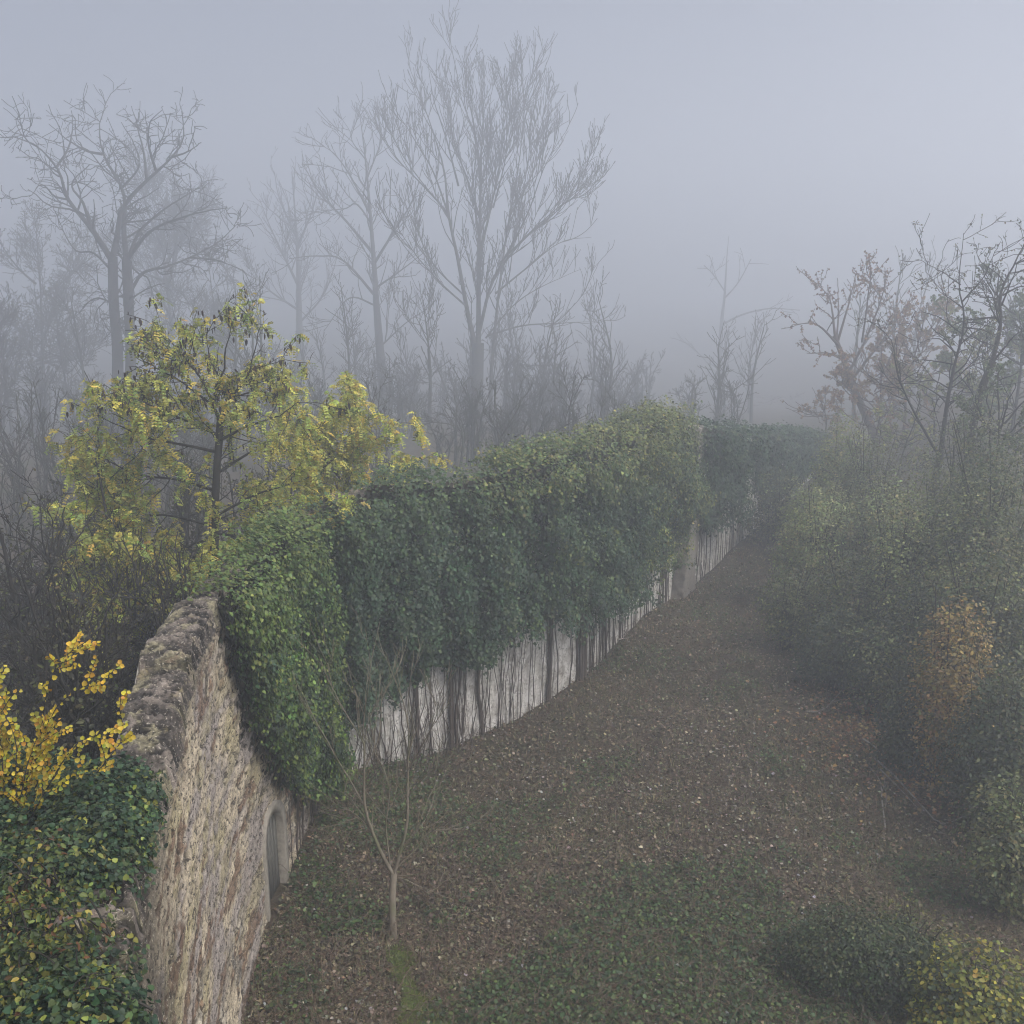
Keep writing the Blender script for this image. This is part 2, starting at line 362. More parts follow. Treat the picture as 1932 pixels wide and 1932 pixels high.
# coping: lumps of rubble along the crest
def coping(W, qs, top, name, m, parent, amp, na=44):
    Q = np.repeat(qs[:, None], na, 1); w = np.linspace(0, 1, na)[None] * np.ones_like(Q)
    off = .06 - w * (THICK + .12)
    edge = np.minimum(w, 1 - w)
    b1 = fbm(n3(Q * 3.2, off * 4), 4, 51); b2 = fbm(n3(Q * 9, off * 8), 3, 53); f1, f2, idv = worley(Q / .22 + 1.3 * (b1 - .5), off / .17 + 5 + 1.3 * (b2 - .5), 51)
    ledge = np.floor(b1 * 9) / 9 * .6 + b1 * .4
    b3 = vnoise(n3(Q * 26, off * 26), 57); h = amp * (1.0 * (ledge - .4) + 2.0 * (b2 - .5) + .8 * (b3 - .5) + .5 * idv * smooth(0, .2, f2 - f1)) + .07 * np.sin(np.pi * np.clip(w, 0, 1)) ** .6
    ed = smooth(0, .10, edge)
    Z = top(Q) - .22 + (h + .20) * ed
    off = off + (.16 * (fbm(n3(Q * 4, w * 9), 3, 9) - .5) * (.4 + .6 * ed) + .04 * (b3 - .5)) * (1 - ed * .4)
    V = W.at(Q, Z, off)
    cc = np.array([.10, .088, .08]) + np.array([.16, .135, .115]) * smooth(.38, .66, b1 * .5 + b2 * .5)[..., None]
    cc = cc * (.65 + .6 * idv)[..., None]
    lich = smooth(.55, .64, fbm(n3(Q * 3.2, off * 4), 4, 61))[..., None]
    cc = cc * (1 - .8 * lich) + np.array([.34, .31, .20]) * .8 * lich
    cc = cc * (.6 + .8 * b3)[..., None] * (.25 + .75 * smooth(.36, .46, b2))[..., None] * (.45 + .55 * smooth(0, .12, f2 - f1))[..., None]
    return mesh_obj(name, V.reshape(-1, 3), [grid_faces(len(qs), na)], m, parent, cc.reshape(-1, 3), True)
coping(W1, np.arange(W1.s_at_y(4.5), sB, .022), top1, 'coping', RUBBLE, wall, .055)
coping(W1, np.arange(sB, W1.L + .1, .09), top1, 'coping', RUBBLE, wall, .10, 12)
# doorway
def arch_ring(hw, n=14):
    a = np.linspace(0, np.pi, n); pts = [(DQC + hw, -.2), (DQC + hw, .5), (DQC + hw, 1.1)]
    pts += [(DQC + hw * math.cos(t), DSPR + hw * math.sin(t) / .8) for t in a]; pts += [(DQC - hw, 1.1), (DQC - hw, .5), (DQC - hw, -.2)]
    return np.array(pts)
o_, i_ = arch_ring(DHW + .17), arch_ring(DHW)
rings = [W1.at(o_[:, 0], o_[:, 1], -.05), W1.at(o_[:, 0], o_[:, 1], .085), W1.at(i_[:, 0], i_[:, 1], .075), W1.at(i_[:, 0], i_[:, 1], -.14)]
n = len(o_); V = np.concatenate(rings); F = []
for r in range(3):
    for k in range(n - 1): F.append((r * n + k, r * n + k + 1, (r + 1) * n + k + 1, (r + 1) * n + k))
surround = mesh_obj('door_surround', V, [np.array(F)], DOORSTONE, wall)
def slab(qa, qb, za, zb, oa, ob):
    c = [W1.at(np.array(a), np.array(b), np.array(d)) for a in (qa, qb) for b in (za, zb) for d in (oa, ob)]
    return np.array(c), np.array([(0, 1, 3, 2), (4, 6, 7, 5), (0, 4, 5, 1), (2, 3, 7, 6), (0, 2, 6, 4), (1, 5, 7, 3)])
g = Geo(); nb = 6
for k in range(nb):
    a = DQC - DHW - .02 + (2 * DHW + .04) * k / nb; b = DQC - DHW - .02 + (2 * DHW + .04) * (k + 1) / nb - .012
    h = DSPR + math.sqrt(max(.05, 1 - (((a + b) / 2 - DQC) / (DHW + .04)) ** 2)) * DHW / .8
    g.add(*slab(a, b, .08, h + .02, -.13, -.07 + .006 * (k % 2)))
door = g.build('door', DOORWOOD, wall)
g = Geo()
for z in (1.05, 1.32): g.add(*slab(DQC - DHW * .75, DQC + DHW * .2, z, z + .045, -.068, -.045))
g.build('door_hinges', IRON, door)
g = Geo(); g.add(*slab(DQC - DHW - .1, DQC + DHW + .1, -.2, .09, -.12, .16)); g.build('threshold', DOORSTONE, wall)
# buttress at the far end
def pier(pts_low, pts_top, z0, z1, name, m, parent):
    nz = 70; V = []
    lo = np.array(pts_low); hi = np.array(pts_top); k = len(lo)
    per = 16
    for i in range(nz):
        t = i / (nz - 1); r = lo * (1 - t) + hi * t
        rr = np.concatenate([r[j] + (r[(j + 1) % k] - r[j]) * np.linspace(0, 1, per, endpoint=False)[:, None] for j in range(k)])
        V.append(np.concatenate([rr, np.full((len(rr), 1), z0 + (z1 - z0) * t)], 1))
    V = np.array(V); V[..., :2] += (fbm(V * 1.2, 2, 7)[..., None] - .5) * .22 + (fbm(V * [5, 5, 9], 3, 8)[..., None] - .5) * .16
    n = V.shape[1]; F = [(i * n + j, i * n + (j + 1) % n, (i + 1) * n + (j + 1) % n, (i + 1) * n + j) for i in range(nz - 1) for j in range(n)]
    VV = V.reshape(-1, 3); ctr = V[-1].mean(0) + [0, 0, .1]; VV = np.concatenate([VV, [ctr]])
    F3 = [((nz - 1) * n + j, (nz - 1) * n + (j + 1) % n, len(VV) - 1) for j in range(n)]
    return mesh_obj(name, VV, [np.array(F), np.array(F3)], m, parent)
wall2 = empty('stone_wall', (*FACE2[2], 0), 'lower farther stone wall beyond the bare stone pier, ivy covered and fading into fog', 'wall')
q = np.arange(0, W2.L, .12); nz = 60; Q = np.repeat(q[:, None], nz, 1); Z = -.4 + np.linspace(0, 1, nz)[None] * (top2(Q) + .4)
V = W2.at(Q, Z, .12 * (fbm(n3(Q * 1.2, Z * 1.2), 4, 16) - .5))
mesh_obj('plastered_face', V.reshape(-1, 3), [grid_faces(len(q), nz)], PLASTER, wall2, None, True)
back_of(W2, np.linspace(0, W2.L, 40), top2, 'back_face', PLASTER, wall2)
coping(W2, np.arange(0, W2.L, .12), top2, 'coping', RUBBLE, wall2, .10, 10)
pr = pier([(5.3, 35.6), (6.25, 35.1), (7.0, 36.5), (6.0, 37.0)], [(6.0, 36.1), (6.8, 35.8), (7.1, 36.6), (6.3, 36.9)], -.4, 6.15, 'stone_pier', simple('pier_stone', (.21, .185, .16)), None)
tag(pr, 'bare battered stone pier standing between the two ivy covered stretches of wall', 'pier')

# ------------------------------------------------------------------ ivy
def in_poly(x, y, poly):
    poly = np.asarray(poly, float); ins = np.zeros(x.shape, bool); j = len(poly) - 1
    for i in range(len(poly)):
        xi, yi = poly[i]; xj, yj = poly[j]
        ins ^= ((yi > y) != (yj > y)) & (x < (xj - xi) * (y - yi) / (yj - yi + 1e-12) + xi); j = i
    return ins
def ivy(name, label, W, poly_px, top, cols, w, bulge=.35, size=.085, dens=70, per=9, seed=0, stems=30, thick=(), topc=None, sz=None, back=THICK + .25, edge_drop=.42):
    poly = np.array([wall_sz(W, *p) for p in poly_px]) if sz is None else np.array(sz)
    (q0, z0), (q1, z1) = poly.min(0) - .3, poly.max(0) + .3
    area = (q1 - q0) * (z1 - z0); n = int(area * dens)
    q = rng.uniform(q0, q1, n); z = rng.uniform(z0, z1, n)
    e1 = (fbm(n3(q * 1.3, z * 1.3), 3, seed + 80) - .5) * .9; e2 = (fbm(n3(q * 2.6, z * .7), 3, seed + 90) - .5) * 1.1
    ok = in_poly(q + e1 * .6, np.where(z < 4.5, z - edge_drop + e2 * .8, z + e2 * .75), poly); q, z = q[ok], z[ok]; qm = (poly[:, 0].min() + poly[:, 0].max()) / 2; env = np.sqrt(np.clip(1 - (np.abs(q - qm) / (.54 * (q1 - q0 - .6))) ** 2.4, 0, 1))
    tp = top(q); over = z - tp
    zc = np.where(over > 0, tp + np.minimum(over, .6) * .9, z)
    lump = fbm(n3(q * 1.15, z * .5), 2, seed + 3) * .65 + fbm(n3(q * 2.8, z * 1.5), 2, seed + 5) * .47
    shape = bulge * (.10 + 3.4 * np.clip(lump - .24, 0, 1) ** 1.25) * (.12 + 1.0 * env)
    depth = rng.uniform(0, 1, len(q)) ** .45
    off = .04 + shape * depth
    up = smooth(-.25, .15, over)                      # the part that lies over the crest
    off = np.where(rng.uniform(size=len(q)) < up * .75, rng.uniform(-back, .1, len(q)) , off)
    zc = zc + up * rng.uniform(-.1, .22, len(q)) * (.4 + lump)
    C = W.at(q, zc, off); Nw = W.n(q)
    P = np.repeat(C, per, 0) + rng.normal(0, 1, (len(q) * per, 3)) * np.array([.085, .085, .10])
    N0 = np.repeat(Nw * (1 - .6 * up)[:, None] + np.array([0, 0, 1]) * (.45 + .8 * up)[:, None], per, 0)
    N = unit(N0 + rng.normal(0, .42, P.shape))
    D = unit(np.array([0, 0, -1.]) + .5 * np.repeat(Nw, per, 0) + rng.normal(0, .55, P.shape))
    cl = pal(len(q), cols, w, .18); c = np.repeat(cl, per, 0) * np.exp(rng.normal(0, .22, (len(P), 1)))
    if topc is not None:
        f = np.repeat(smooth(-1.3, .2, over + .8 * (lump - .5)) * rng.uniform(.2, 1, len(q)), per)[:, None]
        c = c * (1 - f) + pal(len(P), topc, None, .25) * f
    g = Geo(); g.leaves(P, N, D, size * rng.uniform(.6, 1.35, len(P)), IVY_T, c)
    # older, browner leaves close to the wall
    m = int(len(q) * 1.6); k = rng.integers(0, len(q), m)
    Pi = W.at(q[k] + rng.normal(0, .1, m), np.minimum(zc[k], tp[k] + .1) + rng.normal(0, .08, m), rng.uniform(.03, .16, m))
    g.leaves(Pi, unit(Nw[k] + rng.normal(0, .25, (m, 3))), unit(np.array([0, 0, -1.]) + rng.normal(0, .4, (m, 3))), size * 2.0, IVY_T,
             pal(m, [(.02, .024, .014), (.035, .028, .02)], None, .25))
    base = W.at(np.array((q0 + q1) / 2), np.array(0.), np.array(.1))
    root = empty(name, base, label, 'ivy')
    g.build('foliage', IVYLEAF, root)
    # stems running up the bare foot of the wall
    def low(qq):
        zz = z[np.abs(q - qq) < .25]; return np.percentile(zz, 3) if len(zz) > 5 else None
    made = 0
    if W is W1: q0 = max(q0, W1.s_at_y(17.0))
    for qq in rng.uniform(q0 + .25, q1 - .35, stems * 2):
        l = low(qq)
        if l is None or made >= stems: continue
        nst = 9; t = np.linspace(0, 1, nst)
        ql = qq + np.cumsum(rng.normal(0, .045, nst)) + rng.normal(0, .22) * t
        hz = -.1 + (l + .7) * t
        P = W.at(ql, hz, .035 + .03 * rng.uniform() + .10 * (1 - t) * rng.uniform() + .05 * t)
        r = (rng.choice([.009, .013, .02, .034, .05], p=[.46, .33, .15, .05, .01])) * np.linspace(1.15, .7, nst)
        V, F = tube_geo(P[None], r[None], 5); mesh_obj('stem', V, [F], IVYBARK, root); made += 1
    for (qq, rad) in thick:
        l = low(qq) or 1.; t = np.linspace(0, 1, 12)
        for j in range(4):
            P = W.at(qq + rng.normal(0, rad * .8) + .10 * np.sin(t * 5 + j * 2) * rad * 3, -.15 + (l + 1.1) * t, rad * .6 + .05 + rng.uniform(0, rad))
            V, F = tube_geo(P[None], (rad * np.linspace(1, .65, 12) * rng.uniform(.5, 1))[None], 7); mesh_obj('stem', V, [F], IVYBARK, root)
    return root
GA = [(.075, .125, .028), (.11, .155, .035), (.045, .085, .025), (.16, .19, .05)]
GB = [(.020, .042, .022), (.030, .058, .028), (.042, .072, .032), (.075, .10, .04)]
GY = [(.15, .17, .045), (.21, .20, .05), (.10, .13, .04)]
sz = lambda u, v: wall_sz(W1, u, v)[0]
ivy('ivy_creeper', 'bright green ivy curtain hanging beside the bare stone face, above the arched doorway', W1,
    [(440, 1060), (500, 995), (560, 970), (585, 1100), (620, 1250), (640, 1340), (622, 1430), (600, 1490), (550, 1525), (508, 1512), (472, 1440), (452, 1380), (438, 1300), (412, 1200), (402, 1120)],
    top1, GA + GB[1:3], [3, 3, 3, 1, 3, 2], .5, .064, 120, 13, 1, 12, topc=GA[:2] + GY[:1], back=.45)
ivy('ivy_creeper', 'broad dark green ivy curtain behind the bare sapling, above the thickest row of stems', W1,
    [(545, 985), (640, 955), (700, 925), (800, 880), (870, 905), (905, 1000), (915, 1255), (800, 1305), (700, 1345), (622, 1420), (640, 1340), (620, 1250), (585, 1100)],
    top1, GB, [3, 3, 2, .6], .75, .072, 100, 11, 2, 80, [(sz(850, 1380), .04)], edge_drop=.55, topc=GB[2:] + GA[:1])
ivy('ivy_creeper', 'swelling mound of ivy with yellowish dome above the thick twisted trunk', W1,
    [(885, 925), (930, 870), (980, 835), (1040, 818), (1120, 838), (1165, 880), (1180, 960), (1172, 1060), (1160, 1165), (1050, 1205), (910, 1258)],
    top1, GB + GY[2:], [2, 3, 3, 1.2, .5], 1.05, .072, 105, 11, 3, 60, [(sz(1090, 1250), .08), (sz(1030, 1300), .035)], edge_drop=.85, topc=GY + GA[:1])
ivy('ivy_creeper', 'tall yellow-green ivy clump climbing highest, next to the bare stone pier', W1,
    [(1115, 830), (1140, 795), (1200, 765), (1285, 765), (1288, 850), (1280, 1000), (1262, 1070), (1200, 1120), (1150, 1170), (1160, 1050), (1170, 960), (1150, 880)],
    top1, GB[1:] + GY, [2, 2, 1, 1.2, .6, 1.5], .95, .075, 95, 10, 4, 60, edge_drop=1.0, topc=GY)
ivy('ivy_creeper', 'bluish ivy sheet on the lower farther wall just past the stone pier', W2,
    None, top2, GB, [3, 3, 2, .5], .7, .10, 60, 8, 5, 40, sz=[(.3, 2.0), (.3, 6.4), (4, 5.9), (7.0, 5.2), (7.4, 3.6), (6.2, 2.8), (4.2, 2.2), (2.4, 1.5)])
ivy('ivy_creeper', 'faint ivy farthest along the wall, hanging in streaks nearly lost in fog', W2,
    None, top2, GB, [3, 3, 2, .5], .5, .11, 45, 8, 6, 30, sz=[(9.6, 1.3), (8.6, 3.0), (8.1, 5.1), (13, 4.2), (26, 2.2), (26, .3), (14, .4), (11, .6)])

# ------------------------------------------------------------------ woody plants
def bush_leaves(g, C, rad, n, per, cols, w, size, T, seed, hollow=.35, spread=.10, up=.5, zmin=None):
    """leaf sprigs through a lumpy ellipsoid"""
    d = unit(rng.normal(size=(n, 3))); r = rng.uniform(hollow ** 3, 1, n) ** (1 / 3)
    lump = .72 + .62 * (fbm(d * 2.3 + seed, 3, seed) - .25)
    P0 = C + d * (r * lump)[:, None] * np.array(rad)
    if zmin is not None:
        k = P0[:, 2] > zmin(P0[:, 0], P0[:, 1]) + .05; P0 = P0[k]; d = d[k]
    P = np.repeat(P0, per, 0) + rng.normal(0, spread, (len(P0) * per, 3)); dd = np.repeat(d, per, 0)
    N = unit(dd * .7 + np.array([0, 0, up]) + rng.normal(0, .5, P.shape)); D = unit(dd + rng.normal(0, .7, P.shape) + np.array([0, 0, -.35]))
    c = np.repeat(pal(len(P0), cols, w, .2), per, 0) * np.exp(rng.normal(0, .2, (len(P), 1)))
    g.leaves(P, N, D, size * rng.uniform(.6, 1.3, len(P)), T, c)
def bush(name, label, u, vtop, Y, rx, cols, w=None, size=.07, n=700, per=8, T=OVAL_T, bark=BARK, group=None, cat='bush', ry=None, seed=None, twigs=14, zb=None, lobes=3):
    top = at(u, vtop, Y); x = top[0]; z0 = float(tz(x, Y)) if zb is None else zb
    h = max(.6, top[2] - z0); seed = int(rng.integers(1, 900)) if seed is None else seed
    root = empty(name, (x, Y, z0), label, cat, group)
    g = Geo(); ry = ry or rx
    for k in range(lobes):
        a = rng.uniform(0, 6.28); f = 0 if k == 0 else .5
        cx, cy = x + math.cos(a) * rx * f, Y + math.sin(a) * ry * f
        hh = h * (1 if k == 0 else rng.uniform(.55, .85)); s = 1 if k == 0 else .65
        bush_leaves(g, np.array([cx, cy, z0 + hh * .52]), (rx * s, ry * s, hh * .52), int(n * (1 if k == 0 else .45)), per, cols, w, size, T, seed + k, .45, size * 1.5, zmin=lambda X, Y_: tz(X, Y_))
    g.build('foliage', LEAF, root)
    P = []
    for k in range(twigs):
        a = rng.uniform(0, 6.28); e = rng.uniform(.2, .85)
        p0 = np.array([x + rng.normal(0, .12 * rx), Y + rng.normal(0, .12 * rx), z0 - .1]); p2 = np.array([x + math.cos(a) * rx * e, Y + math.sin(a) * ry * e, z0 + h * rng.uniform(.6, 1.02)])
        P.append(resample([p0, (p0 + p2) / 2 + [0, 0, h * .12], p2], 8))
    P = np.array(P); R = np.linspace(1, .25, 8)[None] * rng.uniform(.015, .03, (twigs, 1)) * max(1, rx * .8)
    g = Geo(); g.add(*tube_geo(P, R, 5)); P2, R2 = spawn(P, R, 4, .3, 45, (.3, .9), .3, .2, 5, .005, .012)
    g.add(*tube_geo(P2, R2, 3)); g.build('branches', bark, root)
    return root
def tree(name, label, Y, limbs, px=lambda x, y: (x, y), rs=1., bark=BARKG, levels=(), cat='tree', group=None, depth=2.5, jit=.06, hook=None, zbase=None, trunk_n=1, crown='crown', k=1.):
    """limbs: (pixel polyline, r0, r1); the first trunk_n are trunks that go to the ground"""
    L, Rr, dys, pxs = [], [], [], []; rs *= k; depth *= k; Y *= k
    levels = [{a: (tuple(x * k for x in b) if a == 'L' else b / k if a == 'dens' else b * k if a in ('rtip', 'rmax') else b) for a, b in lv.items()} for lv in levels]
    for k, (pts, r0, r1) in enumerate(limbs):
        pts = [px(*p) for p in pts]
        if k < trunk_n: d0 = 0 if k == 0 else rng.normal(0, .3); d1 = d0 + rng.normal(0, .3)
        else:
            allp = np.concatenate(pxs); ald = np.concatenate(dys); j = np.argmin(np.sum((allp - np.array(pts[0])) ** 2, 1)); d0 = ald[j]; d1 = d0 + rng.uniform(-depth, depth)
        P = np.array([at(*p, Y) for p in pts]); n = len(P)
        dy = d0 + (d1 - d0) * np.linspace(0, 1, n) ** 1.2
        for i in range(n): P[i] = at(*pts[i], Y + dy[i])
        if k < trunk_n:
            z0 = float(tz(P[0, 0], P[0, 1])) if zbase is None else zbase
            if P[0, 2] > z0 + .3: P = np.concatenate([[[P[0, 0] + (P[0, 0] - P[1, 0]) * .15, P[0, 1], z0 - .2]], P])
            else: P[0, 2] = z0 - .2
        Q = resample(P, 16); Q += np.cumsum(rng.normal(0, jit * .35, Q.shape) * np.linspace(0, 1, 16)[:, None], 0) * (0 if k < trunk_n else 1)
        L.append(Q); rr = (r1 + (r0 * (1 if k < trunk_n else .8) - r1) * np.linspace(1, 0, 16) ** 1.3) * rs
        if k < trunk_n: rr = rr * (1 + .45 * np.exp(-np.arange(16) / 1.3))
        Rr.append(rr); uv = project(Q); pxs.append(uv); dys.append(Q[:, 1] - Y)
    L = np.array(L); Rr = np.array(Rr)
    base = L[0][0] + [0, 0, .2]
    root = empty(name, base, label, cat, group)
    g = Geo(); g.add(*tube_geo(L[:trunk_n], Rr[:trunk_n], 9)); g.build('trunk', bark, root, True)
    g = Geo()
    if len(L) > trunk_n: g.add(*tube_geo(L[trunk_n:], Rr[trunk_n:], 7))
    allP = []; src = [(L[trunk_n:], Rr[trunk_n:], None)] if len(L) > trunk_n else [(L, Rr, None)]
    for lv in levels:
        lv = dict(lv); keep = lv.pop('keep', False); tt = lv.pop('trunk_t0', None); out = []
        for P, R, t0 in src + ([(L[:trunk_n], Rr[:trunk_n], tt)] if tt is not None else []):
            l2 = dict(lv); l2['t0'] = lv['t0'] if t0 is None else t0; out.append(spawn(P, R, **l2))
        P = np.concatenate([o[0] for o in out]); R = np.concatenate([o[1] for o in out])
        src = [(P, R, None)] + (src if keep else []); allP.append(P); g.add(*tube_geo(P, R, 4 if R.max() > .02 else 3))
    g.build(crown, bark, root)
    if hook: hook(root, L, allP)
    return root
c5 = lambda x, y: (517.8 + x * .469, y * .469)
c4 = lambda x, y: (.402 * x, 129.4 + .402 * y)
c6 = lambda x, y: (1284.7 + .402 * x, 388.3 + .402 * y)
c8 = lambda x, y: (517.8 + .3634 * x, 1229.7 + .3634 * y)

FAR = 2.55
# tall bare tree in the middle
tree('bare_tree', 'tallest bare tree, vase-shaped with upswept branches, behind the middle of the ivied wall', 40, [
    ([(812, 2230), (810, 1850), (815, 1600), (820, 1380)], .50, .40),
    ([(872, 2230), (868, 1700), (872, 1500), (890, 1300), (915, 1080), (945, 850), (985, 600), (1010, 260)], .26, .02),
    ([(815, 1420), (775, 1250), (740, 1050), (700, 830), (680, 620), (620, 400), (535, 140)], .22, .014),
    ([(820, 1390), (822, 1150), (826, 900), (830, 600), (838, 380), (826, 180)], .24, .014),
    ([(825, 1330), (870, 1150), (940, 1000), (1020, 820), (1090, 600), (1170, 450)], .16, .012),
    ([(828, 1000), (860, 850), (890, 700), (940, 450), (985, 220)], .12, .012),
    ([(720, 940), (690, 820), (600, 700), (480, 560), (395, 400)], .11, .012),
    ([(700, 830), (640, 640), (560, 480), (445, 280)], .09, .012),
    ([(826, 850), (770, 650), (720, 480), (690, 180)], .10, .012),
    ([(740, 700), (690, 480), (640, 300), (612, 100)], .09, .012),
    ([(830, 620), (800, 420), (765, 170)], .07, .012),
    ([(880, 1120), (990, 960), (1120, 830), (1240, 700), (1260, 760)], .10, .012),
    ([(900, 1060), (1040, 900), (1190, 760), (1262, 770)], .08, .012),
    ([(890, 1180), (1010, 1080), (1150, 960), (1275, 935)], .09, .012),
    ([(860, 1350), (1000, 1310), (1150, 1300), (1335, 1290)], .09, .012),
    ([(850, 1360), (960, 1230), (1080, 1150), (1230, 1080)], .08, .012),
    ([(865, 1560), (960, 1490), (1080, 1470), (1210, 1480)], .10, .015),
    ([(820, 1780), (900, 1720), (1000, 1690), (1180, 1705)], .08, .012),
    ([(800, 1745), (710, 1600), (640, 1540), (530, 1545)], .10, .012),
    ([(780, 1240), (660, 1130), (560, 1000), (470, 840)], .09, .012),
    ([(765, 1190), (640, 1060), (570, 900), (500, 740)], .08, .012),
    ([(700, 1590), (620, 1400), (540, 1280), (480, 1200)], .07, .012),
    ([(950, 830), (1040, 640), (1080, 480), (1105, 330)], .07, .012),
    ([(880, 800), (930, 560), (930, 330), (935, 210)], .07, .012),
], lambda x, y: (517.8 + x * .469, y * .469 + 62 * max(0, 1 - y / 1100)), .6, BARKG, [
    dict(dens=.4, t0=.15, ang=27, L=(2.5, 5.), up=.4, jit=.06, n=9, rtip=.014, rmax=.045, taper=.7, t1=.8, trunk_t0=.45, keep=True),
    dict(dens=2.0, t0=.12, ang=36, L=(1.2, 3.2), up=.6, jit=.09, n=7, rtip=.010, rmax=.026, taper=.6),
    dict(dens=2.6, t0=.12, ang=34, L=(.5, 1.5), up=.6, jit=.12, n=5, rtip=.010, rmax=.016, taper=.4),
    dict(dens=2.0, t0=.2, ang=38, L=(.25, .8), up=.55, jit=.15, n=4, rtip=.009, rmax=.011)], depth=3.2, k=FAR)
# mid tree left of it
tree('bare_tree', 'slender bare tree with a pointed leader, just left of the tallest tree', 50, [
    ([(450, 2000), (440, 1600), (412, 1250), (400, 1050), (372, 700), (345, 470)], .36, .02),
    ([(405, 1190), (280, 1050), (180, 1030), (60, 1040)], .12, .02), ([(398, 1020), (280, 880), (170, 760), (125, 620)], .13, .015),
    ([(385, 860), (300, 700), (240, 620), (180, 580)], .11, .015), ([(402, 1060), (500, 900), (560, 800), (600, 650)], .12, .015),
    ([(405, 1160), (520, 1080), (620, 1000)], .09, .015), ([(372, 720), (430, 560), (420, 500)], .07, .015), ([(410, 1230), (300, 1200), (200, 1330)], .08, .015),
    ([(390, 900), (330, 820), (280, 840), (150, 850)], .08, .015), ([(365, 640), (310, 560), (320, 480)], .05, .012), ([(420, 1400), (540, 1290), (620, 1240)], .08, .015)],
    c5, .8, BARKG, [dict(dens=1.9, t0=.12, ang=42, L=(1., 3.4), up=.4, jit=.14, n=6, rtip=.014, rmax=.035, trunk_t0=.35),
                    dict(dens=2.4, t0=.12, ang=42, L=(.5, 1.5), up=.35, jit=.16, n=5, rtip=.012, rmax=.018), dict(dens=2., t0=.2, ang=45, L=(.3, .8), up=.3, jit=.2, n=4, rtip=.009, rmax=.01)], depth=3, k=FAR)
# twin-trunked spreading tree at left
TW = [dict(dens=2.6, t0=.12, ang=52, L=(.8, 2.4), up=.05, jit=.24, n=7, rtip=.011, rmax=.035, trunk_t0=.45),
      dict(dens=3.4, t0=.12, ang=50, L=(.4, 1.3), up=.05, jit=.26, n=5, rtip=.009, rmax=.018), dict(dens=2.4, t0=.2, ang=50, L=(.25, .6), up=.0, jit=.3, n=4, rtip=.007, rmax=.01, droop=.15)]
tree('bare_tree', 'dark twin-trunked bare tree with wide spreading crown, behind the yellow tree', 34, [
    ([(590, 2000), (568, 1340), (548, 1100), (542, 880)], .27, .20), ([(650, 2000), (637, 1370), (625, 1100), (615, 900)], .26, .20),
    ([(540, 900), (430, 730), (310, 580), (262, 430), (150, 300), (20, 245)], .17, .02), ([(430, 720), (385, 590), (330, 500), (420, 400)], .10, .02),
    ([(250, 410), (310, 310), (330, 200), (322, 110)], .07, .014), ([(542, 890), (572, 750), (585, 650), (650, 550), (770, 430), (840, 360), (905, 260), (895, 110)], .17, .02),
    ([(616, 920), (600, 720), (606, 640), (590, 520), (495, 345), (470, 200), (505, 60)], .16, .015), ([(490, 340), (400, 320), (300, 260), (215, 185)], .08, .015),
    ([(625, 890), (720, 765), (830, 700), (1000, 650), (1150, 622)], .11, .015), ([(632, 870), (690, 740), (830, 620), (950, 545), (1040, 480)], .10, .015),
    ([(630, 1060), (700, 960), (830, 930), (950, 885), (1100, 800), (1205, 700)], .10, .015), ([(720, 470), (700, 300), (650, 90)], .08, .014),
    ([(770, 430), (735, 300), (740, 180), (800, 110)], .08, .014), ([(840, 360), (930, 330), (1000, 280)], .06, .014), ([(590, 520), (680, 400), (640, 260), (580, 170)], .07, .014),
    ([(310, 580), (240, 560), (180, 500), (110, 560)], .06, .014), ([(150, 300), (90, 260), (70, 170)], .05, .012), ([(950, 885), (1080, 900), (1190, 930)], .06, .014),
    ([(545, 1100), (450, 1080), (360, 1160)], .06, .014), ([(540, 950), (440, 860), (340, 840), (240, 640)], .07, .014)],
    lambda x, y: (.402 * (x * .9 + 40), 129.4 + .402 * y + 40 * max(0, 1 - y / 900)), .78, BARK, TW, depth=2.6, trunk_n=2, jit=.10, k=FAR)
tree('bare_tree', 'very faint bare tree between the twin-trunked tree and the pointed slender tree', 66, [
    ([(110, 1900), (102, 1500), (96, 1100), (86, 900), (70, 690)], .34, .03), ([(96, 1150), (0, 950), (-60, 800)], .12, .02), ([(90, 1000), (150, 850), (180, 740)], .12, .02), ([(92, 960), (20, 800), (0, 690)], .10, .02), ([(100, 1300), (200, 1180), (260, 1000)], .1, .02), ([(100, 1250), (-40, 1150), (-120, 1020)], .1, .02)],
    c5, 1., BARKG, [dict(dens=2.2, t0=.15, ang=40, L=(1.2, 4), up=.45, jit=.14, n=6, rtip=.018, rmax=.05, trunk_t0=.4), dict(dens=1.8, t0=.15, ang=42, L=(.7, 2), up=.35, jit=.16, n=5, rtip=.015, rmax=.02), dict(dens=1., t0=.2, ang=45, L=(.4, 1), n=4, rtip=.012, rmax=.014)], k=FAR)
